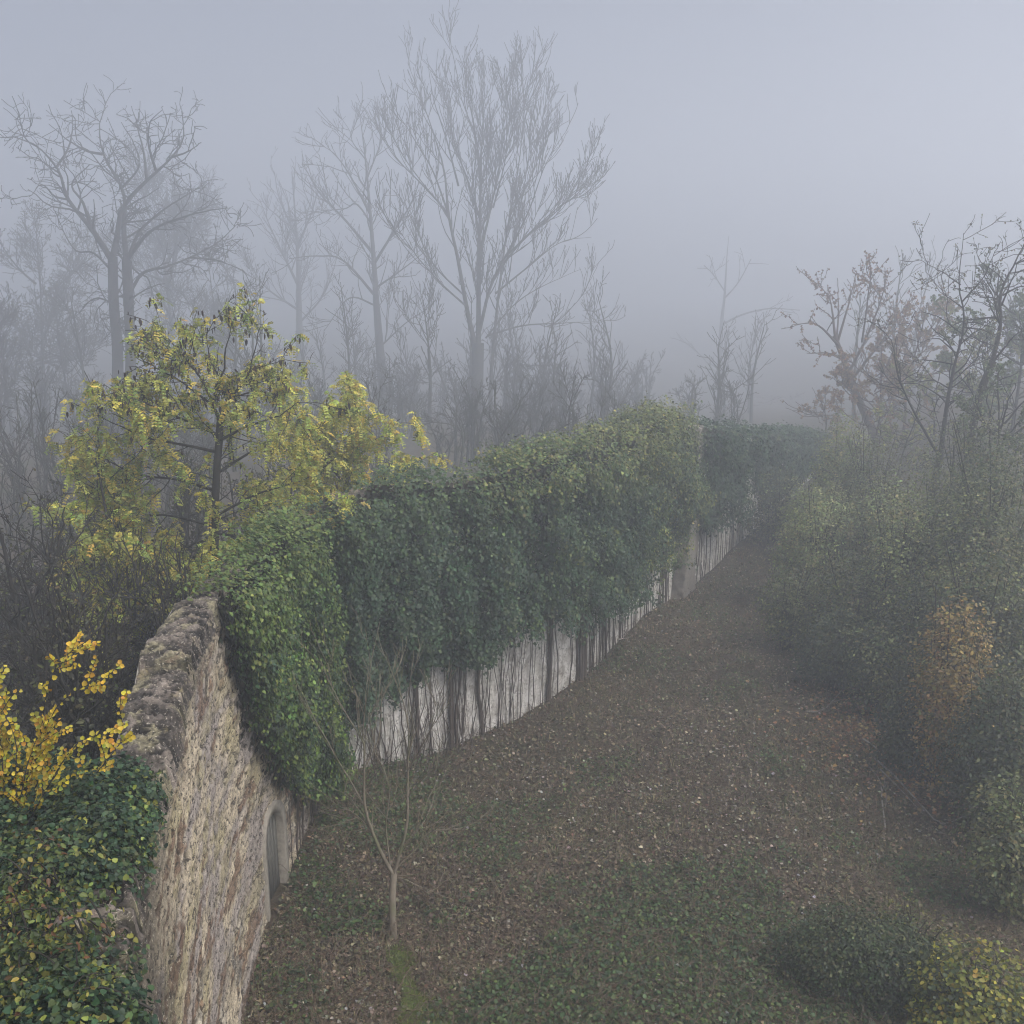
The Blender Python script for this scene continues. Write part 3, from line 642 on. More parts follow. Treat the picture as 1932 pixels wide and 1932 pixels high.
# yellow-leaved trees
YC = [(.54, .48, .09), (.44, .45, .10), (.33, .37, .09), (.56, .45, .09), (.20, .25, .065)]
def fronds(dens, cols, w, pods=0., lo=None, tip=None):
    def hook(root, L, allP):
        g = Geo(); P = np.concatenate([np.stack([resample_n(p, 5) for p in A]) if A.shape[1] != 5 else A for A in allP[-2:]])
        m = rng.poisson(dens, len(P)); idx = np.repeat(np.arange(len(P)), m); t = rng.uniform(.25, 1, len(idx)) * 3.99; i = t.astype(int); f = (t - i)[:, None]
        o = P[idx, i] * (1 - f) + P[idx, i + 1] * f
        keep = rng.uniform(size=len(o)) < np.where(o[:, 2] > (tip or 1e9), .4, 1); o = o[keep]
        T = unit(P[idx, i + 1] - P[idx, i])[keep]
        d = unit(T * .4 + rng.normal(0, .7, o.shape) + np.array([0, 0, -.25])); side = unit(np.cross(d, rng.normal(0, .35, o.shape) + np.array([0, 0, 1.])))
        up = np.cross(side, d); le = rng.uniform(.15, .27, len(o)); c = pal(len(o), cols, w, .2)
        for j in range(5):
            for sgn in (-1, 1):
                q = o + d * (le * (.2 + .17 * j))[:, None] + np.array([0, 0, -.02 * j * j * .3]) 
                g.leaves(q, unit(up + rng.normal(0, .25, q.shape)), unit(side * sgn + d * .55 + np.array([0, 0, -.3])), le * .27, OVAL_T, c * np.exp(rng.normal(0, .15, (len(c), 1))))
        g.build('foliage', LEAF, root)
        if pods:
            k = rng.uniform(size=len(o)) < np.where(o[:, 2] > tip - .6, pods, pods * .06); q = o[k]; g = Geo()
            q = np.repeat(q, 2, 0) + rng.normal(0, .06, (len(q) * 2, 3))
            g.leaves(q, unit(rng.normal(0, 1, q.shape) * [1, 1, .1]), unit(rng.normal(0, .2, q.shape) + np.array([0, 0, -1.])), rng.uniform(.09, .16, len(q)), LANCE_T * [1.4, 1, 1], pal(len(q), [(.06, .04, .03), (.04, .03, .03)]))
            g.build('seed_pods', DRY, root)
    return hook
def resample_n(p, n):
    t = np.linspace(0, len(p) - 1, n); i = np.clip(t.astype(int), 0, len(p) - 2); f = (t - i)[:, None]; return p[i] * (1 - f) + p[i + 1] * f
YL = [dict(dens=4.2, t0=.12, ang=52, L=(.8, 2.3), up=.02, jit=.16, n=6, rtip=.007, rmax=.016, trunk_t0=.2), dict(dens=4., t0=.15, ang=48, L=(.3, .9), up=.1, jit=.18, n=5, rtip=.006, rmax=.010, droop=.1)]
tree('yellow_tree', 'yellow-green leafy tree with dark seed pods, standing behind the bare stone crest', 21.5, [
    ([(1015, 2450), (1012, 1980), (1025, 1800), (1035, 1560)], .13, .10),
    ([(1030, 1580), (1000, 1480), (1040, 1300), (1060, 1080), (1070, 960)], .07, .01), ([(1035, 1570), (1085, 1440), (1160, 1290), (1230, 990)], .06, .01),
    ([(1000, 1500), (900, 1390), (780, 1280), (640, 1170)], .05, .01), ([(1025, 1690), (880, 1600), (700, 1500), (520, 1340)], .06, .01), ([(1000, 1480), (930, 1300), (810, 1100), (715, 960)], .05, .01),
    ([(1022, 1730), (1150, 1640), (1290, 1570), (1400, 1480)], .06, .01), ([(1022, 1800), (850, 1750), (650, 1700), (420, 1560)], .06, .01), ([(1018, 1900), (1180, 1800), (1330, 1760), (1480, 1640)], .06, .01),
    ([(1015, 1980), (820, 1930), (600, 1900), (360, 1720)], .06, .01), ([(1013, 2100), (1200, 2000), (1400, 1950), (1560, 1840)], .05, .01), ([(1013, 2150), (800, 2100), (620, 2080), (500, 1950)], .05, .01),
    ([(1013, 2200), (850, 2250), (760, 2300)], .05, .01), ([(1015, 2180), (1150, 2200), (1280, 2180)], .05, .01), ([(1085, 1440), (1200, 1400), (1310, 1250)], .04, .01), ([(900, 1390), (860, 1200), (830, 1150)], .03, .01)],
    lambda x, y: (.402 * x, 129.4 + .402 * y + 100 * max(0, 1 - (y - 900) / 900)), .8, BARK, YL, depth=1.6, hook=fronds(11, YC, [3, 4, 3, 1.5, 2], pods=.3, tip=9.6))
tree('yellow_tree', 'lower golden leafy tree spilling over the wall top at the dark ivy', 26, [
    ([(1600, 2300), (1610, 2050), (1640, 1850), (1690, 1700)], .10, .04), ([(1640, 1860), (1760, 1750), (1880, 1640)], .05, .01), ([(1620, 1950), (1500, 1800), (1430, 1650), (1400, 1560)], .05, .01),
    ([(1610, 2050), (1750, 1960), (1900, 1900), (1960, 1840)], .05, .01), ([(1610, 2020), (1460, 1930), (1330, 1880)], .05, .01), ([(1690, 1700), (1650, 1620), (1560, 1580)], .03, .01), ([(1610, 2100), (1700, 2080), (1850, 2060)], .04, .01)],
    c4, 1., BARK, YL, depth=1.3, hook=fronds(15, YC, [4, 4, 2, 2, 1], pods=.1, tip=20))

# ------------------------------------------------------------------ trees on the right bank
RT = [dict(dens=2.6, t0=.2, ang=50, L=(.8, 2.2), up=.15, jit=.2, n=6, rtip=.008, rmax=.03, trunk_t0=.45), dict(dens=3.2, t0=.15, ang=48, L=(.4, 1.1), up=.1, jit=.22, n=5, rtip=.007, rmax=.012), dict(dens=2.2, t0=.2, ang=50, L=(.2, .5), up=.1, jit=.25, n=4, rtip=.005, rmax=.008)]
def sparse_leaves(dens, cols, w, size, T=OVAL_T, name='foliage'):
    def hook(root, L, allP):
        g = Geo(); P = np.concatenate([np.stack([resample_n(p, 4) for p in A]) for A in allP[-2:]])
        m = rng.poisson(dens, len(P)); idx = np.repeat(np.arange(len(P)), m); t = rng.uniform(.2, 1, len(idx)) * 2.99; i = t.astype(int); f = (t - i)[:, None]
        o = P[idx, i] * (1 - f) + P[idx, i + 1] * f + rng.normal(0, .03, (len(idx), 3))
        g.leaves(o, unit(rng.normal(0, .7, o.shape) + [0, 0, .6]), unit(rng.normal(0, .7, o.shape) + [0, 0, -.5]), size * rng.uniform(.6, 1.3, len(o)), T, pal(len(o), cols, w)); g.build(name, LEAF, root)
    return hook
tree('bank_tree', 'leaning dark tree forking in two, rising out of the bushes on the right bank', 30, [
    ([(1050, 1860), (1120, 1550), (1180, 1350), (1220, 1150)], .30, .17), ([(1220, 1160), (1250, 930), (1290, 750), (1335, 550), (1310, 350), (1345, 130)], .16, .012),
    ([(1215, 1180), (1100, 980), (1025, 820), (990, 640), (880, 530)], .10, .012), ([(1262, 860), (1180, 820), (1050, 835)], .05, .01), ([(1290, 690), (1200, 620), (1090, 670)], .05, .01), ([(1290, 745), (1150, 725), (1030, 735)], .05, .01),
    ([(1318, 600), (1200, 520), (1080, 490)], .05, .01), ([(1330, 570), (1430, 590), (1490, 650)], .05, .01), ([(1312, 370), (1230, 310), (1100, 235)], .04, .01), ([(1320, 450), (1420, 330), (1470, 180)], .05, .01),
    ([(1270, 830), (1370, 740), (1420, 700)], .04, .01), ([(1325, 480), (1240, 420), (1150, 330)], .04, .01)], c6, .62, BARK, RT, depth=1.8, jit=.10, k=1.25, hook=sparse_leaves(1.8, [(.16, .14, .06), (.12, .12, .05)], None, .08))
tree('bank_tree', 'dark tree leaning out of frame with clinging green leaves, at the right edge', 28.5, [
    ([(1300, 1650), (1340, 1230), (1400, 900), (1465, 730)], .20, .15), ([(1460, 740), (1500, 560), (1510, 400), (1600, 200), (1640, 60)], .13, .012), ([(1465, 730), (1560, 620), (1640, 560)], .07, .012), ([(1500, 560), (1440, 450), (1390, 330)], .05, .01),
    ([(1420, 870), (1520, 800), (1620, 760)], .06, .01), ([(1510, 420), (1600, 380), (1690, 400)], .05, .01), ([(1480, 660), (1380, 620), (1330, 560)], .04, .01), ([(1505, 470), (1560, 320), (1580, 230)], .05, .01)], c6, .7, BARK, RT, depth=1.6, jit=.10, k=1.25,
    hook=sparse_leaves(4.5, [(.05, .075, .03), (.035, .05, .025), (.08, .09, .035)], None, .08))
tree('russet_tree', 'pale russet domed tree fading into fog at the top of the right bank', 44, [
    ([(900, 1500), (830, 900), (770, 740), (720, 610)], .22, .10), ([(760, 720), (680, 690), (590, 690)], .08, .015), ([(745, 660), (640, 560), (520, 560)], .08, .015), ([(725, 620), (700, 450), (640, 370)], .08, .015), ([(735, 640), (790, 450), (830, 310)], .08, .015),
    ([(790, 780), (880, 600), (950, 400), (960, 290)], .09, .015), ([(800, 820), (930, 650), (1040, 480)], .09, .015), ([(730, 640), (740, 480), (740, 340)], .06, .015), ([(850, 640), (880, 420), (890, 310)], .06, .015)], c6, 1., BARKR,
    [dict(dens=2.4, t0=.25, ang=45, L=(.8, 2.2), up=.3, jit=.18, n=6, rtip=.012, rmax=.03), dict(dens=3, t0=.2, ang=45, L=(.4, 1.2), up=.25, jit=.2, n=5, rtip=.010, rmax=.014)], depth=2.5,
    hook=sparse_leaves(10, [(.20, .09, .045), (.25, .13, .06), (.15, .075, .05)], None, .17), k=1.5)
tree('bare_tree', 'ghostly bare tree with one long side branch, far beyond the stone pier', 72, [
    ([(165, 1150), (180, 800), (190, 560), (205, 420), (215, 250), (225, 140)], .26, .015), ([(190, 560), (290, 510), (420, 482), (560, 490)], .10, .03), ([(200, 440), (270, 360), (330, 250)], .08, .03), ([(180, 800), (90, 700), (20, 640)], .08, .03), ([(205, 400), (150, 320), (110, 280)], .06, .03), ([(180, 760), (280, 700), (340, 640)], .07, .03)],
    c6, 1., BARKG, [dict(dens=.9, t0=.2, ang=45, L=(1, 3), up=.1, jit=.2, n=5, rtip=.02, rmax=.04), dict(dens=1.4, t0=.2, ang=45, L=(.5, 1.4), up=.1, n=4, rtip=.016, rmax=.02)], k=FAR)

# generic background trees: many upright limbs from one base
def bg_tree(name, label, u, vtop, Y, spread, bark=BARKG, nl=9, lv=1., group=None, hook=None, v0=None, rt=.012, stems=1, dens=1., cat='tree', far=None):
    kk = far or (FAR if Y > 31 else 1.); Y *= kk; spread *= kk; rt *= kk
    top = at(u, vtop, Y); x = top[0]; z0 = float(tz(x, Y)); H = top[2] - z0; limbs = []
    for k in range(stems):
        b = np.array([x + rng.normal(0, .15 * (stems > 1)), Y, z0 - .2]); t_ = np.array([x + rng.normal(0, .12 * spread) * (1 + stems * .3), Y + rng.normal(0, .3), z0 + H * rng.uniform(.55, .95) if stems > 1 else z0 + H * .97])
        m1 = b + (t_ - b) * .4 + rng.normal(0, .05 * spread, 3) * [1, 1, 0]; limbs.append((np.array([b, m1, t_]), .012 * H / (1 + .5 * (stems > 2)), .02))
    for k in range(nl):
        pr = limbs[k % stems][0]; f = rng.uniform(.2, .75); a = rng.uniform(0, 6.28); o = pr[0] + (pr[2] - pr[0]) * f
        e = o + np.array([math.cos(a), math.sin(a), 0]) * spread * rng.uniform(.5, 1) * (1.15 - f * .7) + [0, 0, H * rng.uniform(.1, .3)]
        limbs.append((np.array([o, (o + e) / 2 + [0, 0, -.03 * H + rng.normal(0, .1)], e]), .006 * H, .014))
    L = np.array([resample(l[0], 14) for l in limbs]); Rr = np.array([np.linspace(l[1], l[2], 14) for l in limbs])
    L[:, 1:] += np.cumsum(rng.normal(0, .03, L[:, 1:].shape), 1)
    root = empty(name, (x, Y, z0), label, cat, group)
    g = Geo(); g.add(*tube_geo(L[:stems], Rr[:stems], 7)); g.build('trunk', bark, root, True)
    g = Geo(); g.add(*tube_geo(L[stems:], Rr[stems:], 5)); allP = []
    P, R = spawn(L, Rr, 1.7 * dens, .25, 45, (.12 * H, .28 * H), .3, .18, 6, rt, .03, taper=.5); allP.append(P); g.add(*tube_geo(P, R, 4))
    P, R = spawn(P, R, 2.4 * dens, .15, 45, (.05 * H, .14 * H), .25, .2, 5, rt * .8, .014); allP.append(P); g.add(*tube_geo(P, R, 3))
    if lv > 1: P, R = spawn(P, R, 2.2 * dens, .2, 48, (.03 * H, .07 * H), .2, .25, 4, rt * .7, .01); allP.append(P); g.add(*tube_geo(P, R, 3))
    g.build('crown', bark, root)
    if hook: hook(root, L, allP)
    return root
BR = [(.05, .05, .03), (.07, .06, .03), (.035, .035, .025), (.10, .09, .04)]
# dark thicket left of the wall
for (u, v, Y, sp, lab, st) in [(30, 800, 19, 2.2, 'dark leafless thorn tree at the left frame edge with a thick curved trunk', 2), (120, 960, 17, 1.8, 'dense dark thicket shrub below the yellow tree at left', 4), (180, 1060, 15.5, 1.0, 'brown twiggy shrub close behind the bare stone crest', 5),
                               (40, 1090, 15, 1.6, 'dark twiggy shrub above the bright yellow sprays', 5), (240, 930, 20, 1.5, 'grey thicket shrub under the yellow tree by its trunk', 4), (320, 1010, 18.6, .9, 'dark shrub squeezed between the yellow tree and the wall crest', 5), (70, 1200, 12.5, .8, 'low bare shrub behind the yellow sprays', 6)]:
    bg_tree('thicket_shrub', lab, u, v, Y, sp, BARK, 10, 2, 'thicket shrubs left of the wall', sparse_leaves(1.6, BR + [(.10, .12, .03)], None, .06), stems=st, rt=.009, dens=1.9, cat='shrub')
for (u, v, Y, sp, lab) in [(-40, 900, 24, 3, 'brown thicket shrub half outside the frame at left, behind the thorn tree'), (90, 890, 26, 3, 'brown thicket shrub just behind the thorn tree'), (200, 870, 27, 3, 'brown thicket shrub behind the low left boughs of the yellow tree'), (320, 850, 28, 3, 'brown thicket shrub directly behind the trunk of the yellow tree'), (450, 850, 29, 3, 'brown thicket shrub behind the right boughs of the yellow tree'), (580, 850, 30, 2.6, 'brown thicket shrub between the two yellow trees'), (0, 1180, 12, 1.5, 'low dark brush right above the yellow shrub at the frame edge'), (140, 1160, 13, .7, 'low dark brush between the yellow sprays and the wall crest')]:
    bg_tree('thicket_shrub', lab, u, v, Y, sp, BARK, 12, 2, 'thicket shrubs left of the wall', sparse_leaves(2.2, BR + [(.09, .10, .03)], None, .09), stems=6, rt=.010, dens=1.6, cat='shrub')
for (u, v, Y, sp, lab, hk) in [(20, 400, 46, 4.5, 'dim bulky tree fading out at the left frame edge', 2.2), (120, 560, 42, 3.5, 'dim tree left of the twin trunks with dull ochre leaves', 1.2), (-60, 560, 36, 4, 'grey tree mass half outside the frame at left', 1.8), (300, 330, 52, 4, 'pale ochre tree seen through the twin-trunked crown', 1.2), (420, 480, 48, 3.5, 'faint bare tree behind the right arm of the twin-trunked tree', .5)]:
    bg_tree('foggy_tree', lab, u, v, Y, sp, BARKG, 12, 2, 'foggy trees behind the twin-trunked tree', sparse_leaves(hk, [(.10, .10, .04), (.16, .13, .05), (.07, .07, .035)], None, .16), rt=.014, dens=.9)
for (u, v, Y, sp, lab) in [(640, 690, 38, 2.5, 'bare low tree behind the golden tree'), (770, 640, 44, 3, 'bare shrubby tree left of the tallest trunk'), (1010, 690, 56, 3, 'bare thicket tree right of the tallest trunk'), (1090, 640, 70, 4, 'pinkish faint thicket tree right of the tallest crown'),
                           (1180, 730, 66, 3.2, 'faint thicket tree above the tall ivy clump'), (1260, 735, 72, 3.2, 'faint thicket tree above the stone pier'), (1440, 745, 58, 3, 'mauve bare thicket tree above the farthest ivy'), (1380, 750, 50, 2.6, 'purple-grey twiggy tree behind the lower farther wall'), (1500, 740, 60, 3, 'mauve twiggy tree beside the russet dome'), (840, 740, 34, 2., 'dark bare shrub hard by the tallest trunk on its left'), (960, 760, 33, 2., 'dark bare shrub hard by the tallest trunk on its right')]:
    pk = 'mauve' in lab or 'purple' in lab or 'pink' in lab
    bg_tree('thicket_tree', lab, u, v, Y, sp, BARKR if pk else BARKG, 9, 2, 'bare thicket trees behind the wall', sparse_leaves(.7, [(.16, .07, .06), (.12, .06, .05)] if pk else [(.12, .11, .05), (.10, .07, .04)], None, .13), stems=3, rt=.012)
# brush covering the ground beyond the wall
g = Geo(); n = 150; yy = rng.uniform(40, 130, n); xx = -4 - rng.uniform(0, 1, n) ** .8 * (.6 * yy - 1) + smooth(40, 60, yy) * rng.uniform(0, .45, n) * yy
for xb, yb in zip(xx, yy):
    if xb > np.interp(yb, np.concatenate([FACE[:, 1], FACE2[:, 1]]), np.concatenate([FACE[:, 0], FACE2[:, 0]])) - 2.5: continue
    z0 = float(tz(xb, yb)); h = rng.uniform(1.5, 4.5) * (1 + yb / 120); b0 = np.array([xb, yb, z0])
    P = np.array([resample([b0 + rng.normal(0, .3, 3) * [1, 1, 0], b0 + [rng.normal(0, .4), rng.normal(0, .4), h * .55], b0 + np.array([rng.normal(0, .9), rng.normal(0, .9), h * rng.uniform(.7, 1)])], 8) for _ in range(5)])
    R = np.linspace(.03, .01, 8)[None] * np.ones((5, 1)) * (1 + yb / 60); rt_ = .006 + .00018 * yb
    g.add(*tube_geo(P, R, 4)); P, R = spawn(P, R, 3., .15, 42, (.6, 1.8), .3, .18, 5, rt_, .02); g.add(*tube_geo(P, R, 3)); P, R = spawn(P, R, 3.2, .2, 42, (.3, .8), .25, .2, 4, rt_ * .9, .012); g.add(*tube_geo(P, R, 3))
tag(g.build('undergrowth', BARKG), 'bare misty brush covering the ground beyond the wall', 'undergrowth', None, 'stuff')
# far wood
g = Geo()
for k in range(46):
    Y = rng.uniform(75, 130); x = rng.uniform(-.62, .62) * Y; z0 = float(tz(x, Y)); H = rng.uniform(7, 15)
    b = np.array([x, Y, z0]); P = resample([b, b + [rng.normal(0, .4), 0, H * .5], b + [rng.normal(0, .8), 0, H]], 10)[None]; R = np.linspace(.2, .03, 10)[None]
    g.add(*tube_geo(P, R, 5)); P, R = spawn(P, R, 2.2, .2, 42, (2, 5), .4, .15, 5, .03, .06); g.add(*tube_geo(P, R, 3)); P, R = spawn(P, R, 1.3, .2, 42, (.8, 2), .3, .15, 4, .025, .03); g.add(*tube_geo(P, R, 3))
tag(g.build('distant_woods', BARKG), 'distant bare wood dissolving into the fog', 'wood', None, 'stuff')

for (u, v, Y, sp, lab) in [(235, 790, 21.0, 2.1, 'low yellow-green leafy tree left of the podded yellow tree, above the dark thicket'), (540, 800, 24.6, 1.6, 'low golden leafy tree between the podded yellow tree and the wall corner'), (340, 900, 19.8, 1.1, 'low yellow-green leafy tree crowding the bare stone crest')]:
    bg_tree('yellow_tree', lab, u, v, Y, sp, BARK, 10, 1, None, fronds(13, YC, [3, 4, 4, 1.5, 2.5]), stems=3, rt=.007, dens=1.5)
YG = [(.22, .23, .08), (.30, .28, .09), (.16, .18, .07)]; RU = [(.26, .15, .08), (.30, .20, .09), (.20, .12, .08)]; GN = [(.10, .14, .06), (.15, .18, .08), (.08, .11, .05)]
for (u, v, Y, sp, cl, lab) in [(1660, 640, 40, 2.6, RU, 'misty russet tree just below and right of the russet dome'), (1730, 560, 44, 3.2, RU, 'misty russet tree between the dome and the forking dark tree'), (1790, 690, 36, 2.6, YG, 'misty yellow-green tree behind the forking dark tree'), (1880, 600, 38, 3.2, YG, 'tall misty yellow-green tree between the two dark trees'),
                               (1950, 500, 34, 3.2, GN, 'tall green tree cut by the right frame edge'), (1560, 720, 46, 2.6, RU, 'dull mauve-russet tree over the far end of the bank'), (1915, 700, 29.5, 2.2, GN, 'leafy green tree low behind the leaning dark tree at the right edge'), (1700, 760, 33, 2., YG, 'slim yellow-green tree left of the dark fork'), (1840, 830, 28.5, 1.8, GN, 'green young tree in the gap right of the dark fork')]:
    bg_tree('misty_tree', lab, u, v, Y, sp, BARKR if cl is RU else BARK, 14, 2, 'misty trees on the right bank', sparse_leaves(13, cl, None, .10 if Y < 31 else .14), rt=.008, dens=1.3, far=1.45 if Y > 31 else 1.15)
# ------------------------------------------------------------------ bushes on the right bank
OL = [(.11, .13, .045), (.15, .165, .06), (.075, .09, .04), (.21, .21, .08)]
PG = [(.20, .24, .09), (.27, .30, .11), (.15, .18, .07), (.33, .33, .12)]
DK = [(.045, .065, .03), (.07, .09, .04), (.035, .048, .028), (.11, .115, .045)]
OR = [(.30, .19, .06), (.22, .16, .05), (.16, .13, .05), (.36, .25, .07)]
for (u, v, Y, rx, cols, lab, n) in [
    (1596, 775, 40, 1.2, PG, 'tall yellowish bush beside the far end of the ivied wall', 900), (1555, 905, 34, 1.5, PG, 'pale green rounded bush where the bank meets the field', 1100), (1680, 895, 33, 1.5, OL + PG, 'pale green tall bush just left of the leaning dark trunk', 1000),
    (1500, 1075, 30, 1.1, OL, 'small olive bush lowest on the near side of the bank', 600), (1625, 1040, 28.5, 1.4, OL, 'olive bush below the pale green rounded bush', 900), (1590, 1150, 26.5, 1.1, DK, 'dark low bush spreading onto the field', 600), (1690, 1170, 25, 1.3, DK + OL, 'dull green bush in front of the leaning dark trunk', 800),
    (1800, 880, 30, 1.8, OL, 'olive bush right behind the forking dark tree', 1100), (1905, 790, 27, 2.0, DK + OL, 'big dark green bush at the right frame edge below the leafy tree', 1400), (1885, 1010, 23.5, 1.7, DK + OL, 'dark green bush over the orange-yellow bush', 1100), (1750, 1000, 29, 1.5, OL, 'mottled olive bush under the dark fork', 900),
    (1720, 930, 27.5, 1.3, OL + PG, 'speckled olive bush hiding the foot of the dark fork', 900), (1850, 900, 26, 1.5, OL, 'speckled olive bush before the leaning dark trunk near the right edge', 1000), (1770, 1060, 25, 1.2, DK + OL, 'dusky bush between the orange-yellow bush and the leaning dark trunk', 800),
    (1812, 1110, 21.5, .9, OR, 'orange-yellow autumn bush on the right bank', 600), (1915, 1240, 19.5, 1.2, DK, 'very dark bush below the orange-yellow bush', 800), (1925, 1470, 17, .9, OL, 'green bush low at the right frame edge above the yellow-tipped shrub', 500), (1730, 1290, 22, .8, DK, 'thin brownish bush above the fallen branches', 300), (1470, 880, 42, 1.4, DK + OL, 'grey green bush at the far foot of the bank', 600), (1660, 800, 38, 1.6, OL, 'olive bush beneath the russet dome', 800), (1850, 760, 33, 2, OL, 'hazy olive bush behind the forking dark tree', 900)]:
    bush('bank_bush', lab, u, v, Y, rx, cols, None, .085, n, 8, group='bushes on the right bank', twigs=18)

# ------------------------------------------------------------------ foreground plants
# ivy and privet over the near end of the wall
def near_ivy(name, label, specs, cols, w, size, T, n, per, matl=IVYLEAF, cat='bush', twigs=True):
    c0 = np.array(specs[0][0]); root = empty(name, (c0[0], c0[1], float(tz(c0[0], c0[1]))), label, cat); g = Geo()
    for k, (C, rad) in enumerate(specs): bush_leaves(g, np.array(C), rad, int(n * rad[0] * rad[2]), per, cols, w, size, T, 70 + k, .5, size * 1.3)
    g.build('foliage', matl, root)
    P = []
    for (C, rad) in specs:
        for j in range(7):
            b = np.array([C[0] + rng.normal(0, .2), C[1], C[2] - rad[2] * .5]); e = np.array(C) + unit(rng.normal(size=3) + [0, 0, .5]) * np.array(rad) * .7
            P.append(resample([b, (b + e) / 2 + [0, 0, .1], e], 8))
    P = np.array(P); R = np.linspace(.010, .003, 8)[None] * np.ones((len(P), 1)); g = Geo(); g.add(*tube_geo(P, R, 5)); g.build('branches', BARK, root)
    return root
fx = lambda y: float(np.interp(y, FACE[:, 1], FACE[:, 0]))
sp = []
for y in np.arange(4.4, 9.2, .48):
    sp += [((fx(y) - .53 + rng.normal(0, .07), y, 7.02 + rng.normal(0, .13)), (.56, .5, .46)), ((fx(y) - 1.3, y + .2, 6.65 + rng.normal(0, .12)), (.6, .6, .6)), ((fx(y) - 2.0, y + .3, 6.2 + rng.normal(0, .2)), (.75, .6, .7))]
near_ivy('ivy_bush', 'glossy dark ivy bush smothering the near end of the wall, bottom left corner', sp, GB + [(.16, .17, .035), (.06, .09, .03)], [3, 3, 2, .6, 1.1, 1.2], .043, IVY_T, 4200, 8)
sp = [(tuple(at(u, v, Y * .93)), (r_, r_ * .8, r_ * .8)) for u, v, Y, r_ in [(60, 1640, 7.2, .45), (140, 1730, 6.7, .35), (90, 1830, 6.2, .35), (170, 1880, 5.9, .25), (20, 1740, 6.6, .4), (30, 1900, 5.9, .35)]]
near_ivy('mixed_bush', 'loose bush of yellowing and rusty leaves leaning on the ivy at the lower left edge', sp, [(.20, .19, .04), (.12, .15, .035), (.26, .22, .04), (.13, .065, .03), (.05, .075, .025)], [1, 2.5, .6, .8, 3], .042, OVAL_T * [.95, 1.15, 1.6], 620, 4, LEAF)
# yellow-leaved shrub
ys = empty('yellow_shrub', (*at(20, 1500, 8.2)[:2], float(tz(*at(20, 1500, 8.2)[:2]))), 'bright yellow shrub with round-leaved sprays arching up beside the wall crest', 'shrub')
sprays = [[(70, 1420), (90, 1300), (115, 1245), (170, 1206)], [(60, 1430), (110, 1330), (150, 1300), (200, 1280)], [(228, 1400), (226, 1350), (228, 1312)], [(-20, 1420), (10, 1330), (40, 1300)], [(10, 1500), (0, 1380), (-10, 1290)], [(40, 1500), (60, 1420), (110, 1380)], [(30, 1480), (30, 1400), (5, 1340)],
          [(60, 1500), (90, 1440), (125, 1410)], [(130, 1420), (170, 1390), (215, 1385)], [(20, 1560), (40, 1470), (20, 1420)], [(0, 1560), (60, 1480), (95, 1470)], [(-30, 1500), (-10, 1440), (30, 1390)]]
P = []
for k, sp in enumerate(sprays):
    Y = 8.3 + (rng.uniform(-.5, .5)); pts = [at(*p, Y + .05 * i) for i, p in enumerate(sp)]; b = at(20 + rng.uniform(-30, 30), 1640, 8.2); P.append(resample([b, (b + pts[0]) / 2 + [0, 0, .03]] + pts, 14))
P = np.array(P); R = np.linspace(.012, .003, 14)[None] * np.ones((len(P), 1)); g = Geo(); g.add(*tube_geo(P, R, 5)); P2, R2 = spawn(P, R, 8, .35, 40, (.12, .35), .2, .12, 6, .0025, .005, taper=.2); P2 = P2; g.add(*tube_geo(P2, R2, 4))
st0 = np.array([[[ys.location[0], ys.location[1], ys.location[2] + (P[0][0][2] - ys.location[2]) * t] for t in np.linspace(0, 1, 8)]]); g.add(*tube_geo(st0 + rng.normal(0, .03, st0.shape), np.full((1, 8), .03), 6)); g.build('branches', BARK, ys)
g = Geo()
for A, lo, m in ((P, .40, 24), (P2, .12, 11)):
    k = A.shape[1]
    for s in range(m):
        t = lo + (1 - lo) * (s + .5) / m; f = t * (k - 1); i = min(int(f), k - 2); o = A[:, i] * (1 - f + i) + A[:, i + 1] * (f - i); T = unit(A[:, i + 1] - A[:, i])
        sd = unit(np.cross(T, rng.normal(0, .25, T.shape) + np.array([0, -.6, .8]))) * (1 if s % 2 else -1)
        n_ = unit(np.cross(T, sd) * (1 if s % 2 else -1) + rng.normal(0, .3, T.shape)); n_ = n_ * np.sign(n_[:, 2:3] - n_[:, 1:2])
        g.leaves(o, n_, unit(sd + T * .5 + rng.normal(0, .2, T.shape) + [0, 0, -.15]), rng.uniform(.03, .055, len(o)), ROUND_T * [1, 1, 2.2], pal(len(o), [(.55, .40, .03), (.62, .46, .05), (.45, .38, .05), (.50, .27, .03), (.36, .36, .06)], [4, 3, 2, 1, 1.2], .15))
g.build('foliage', LEAF, ys)
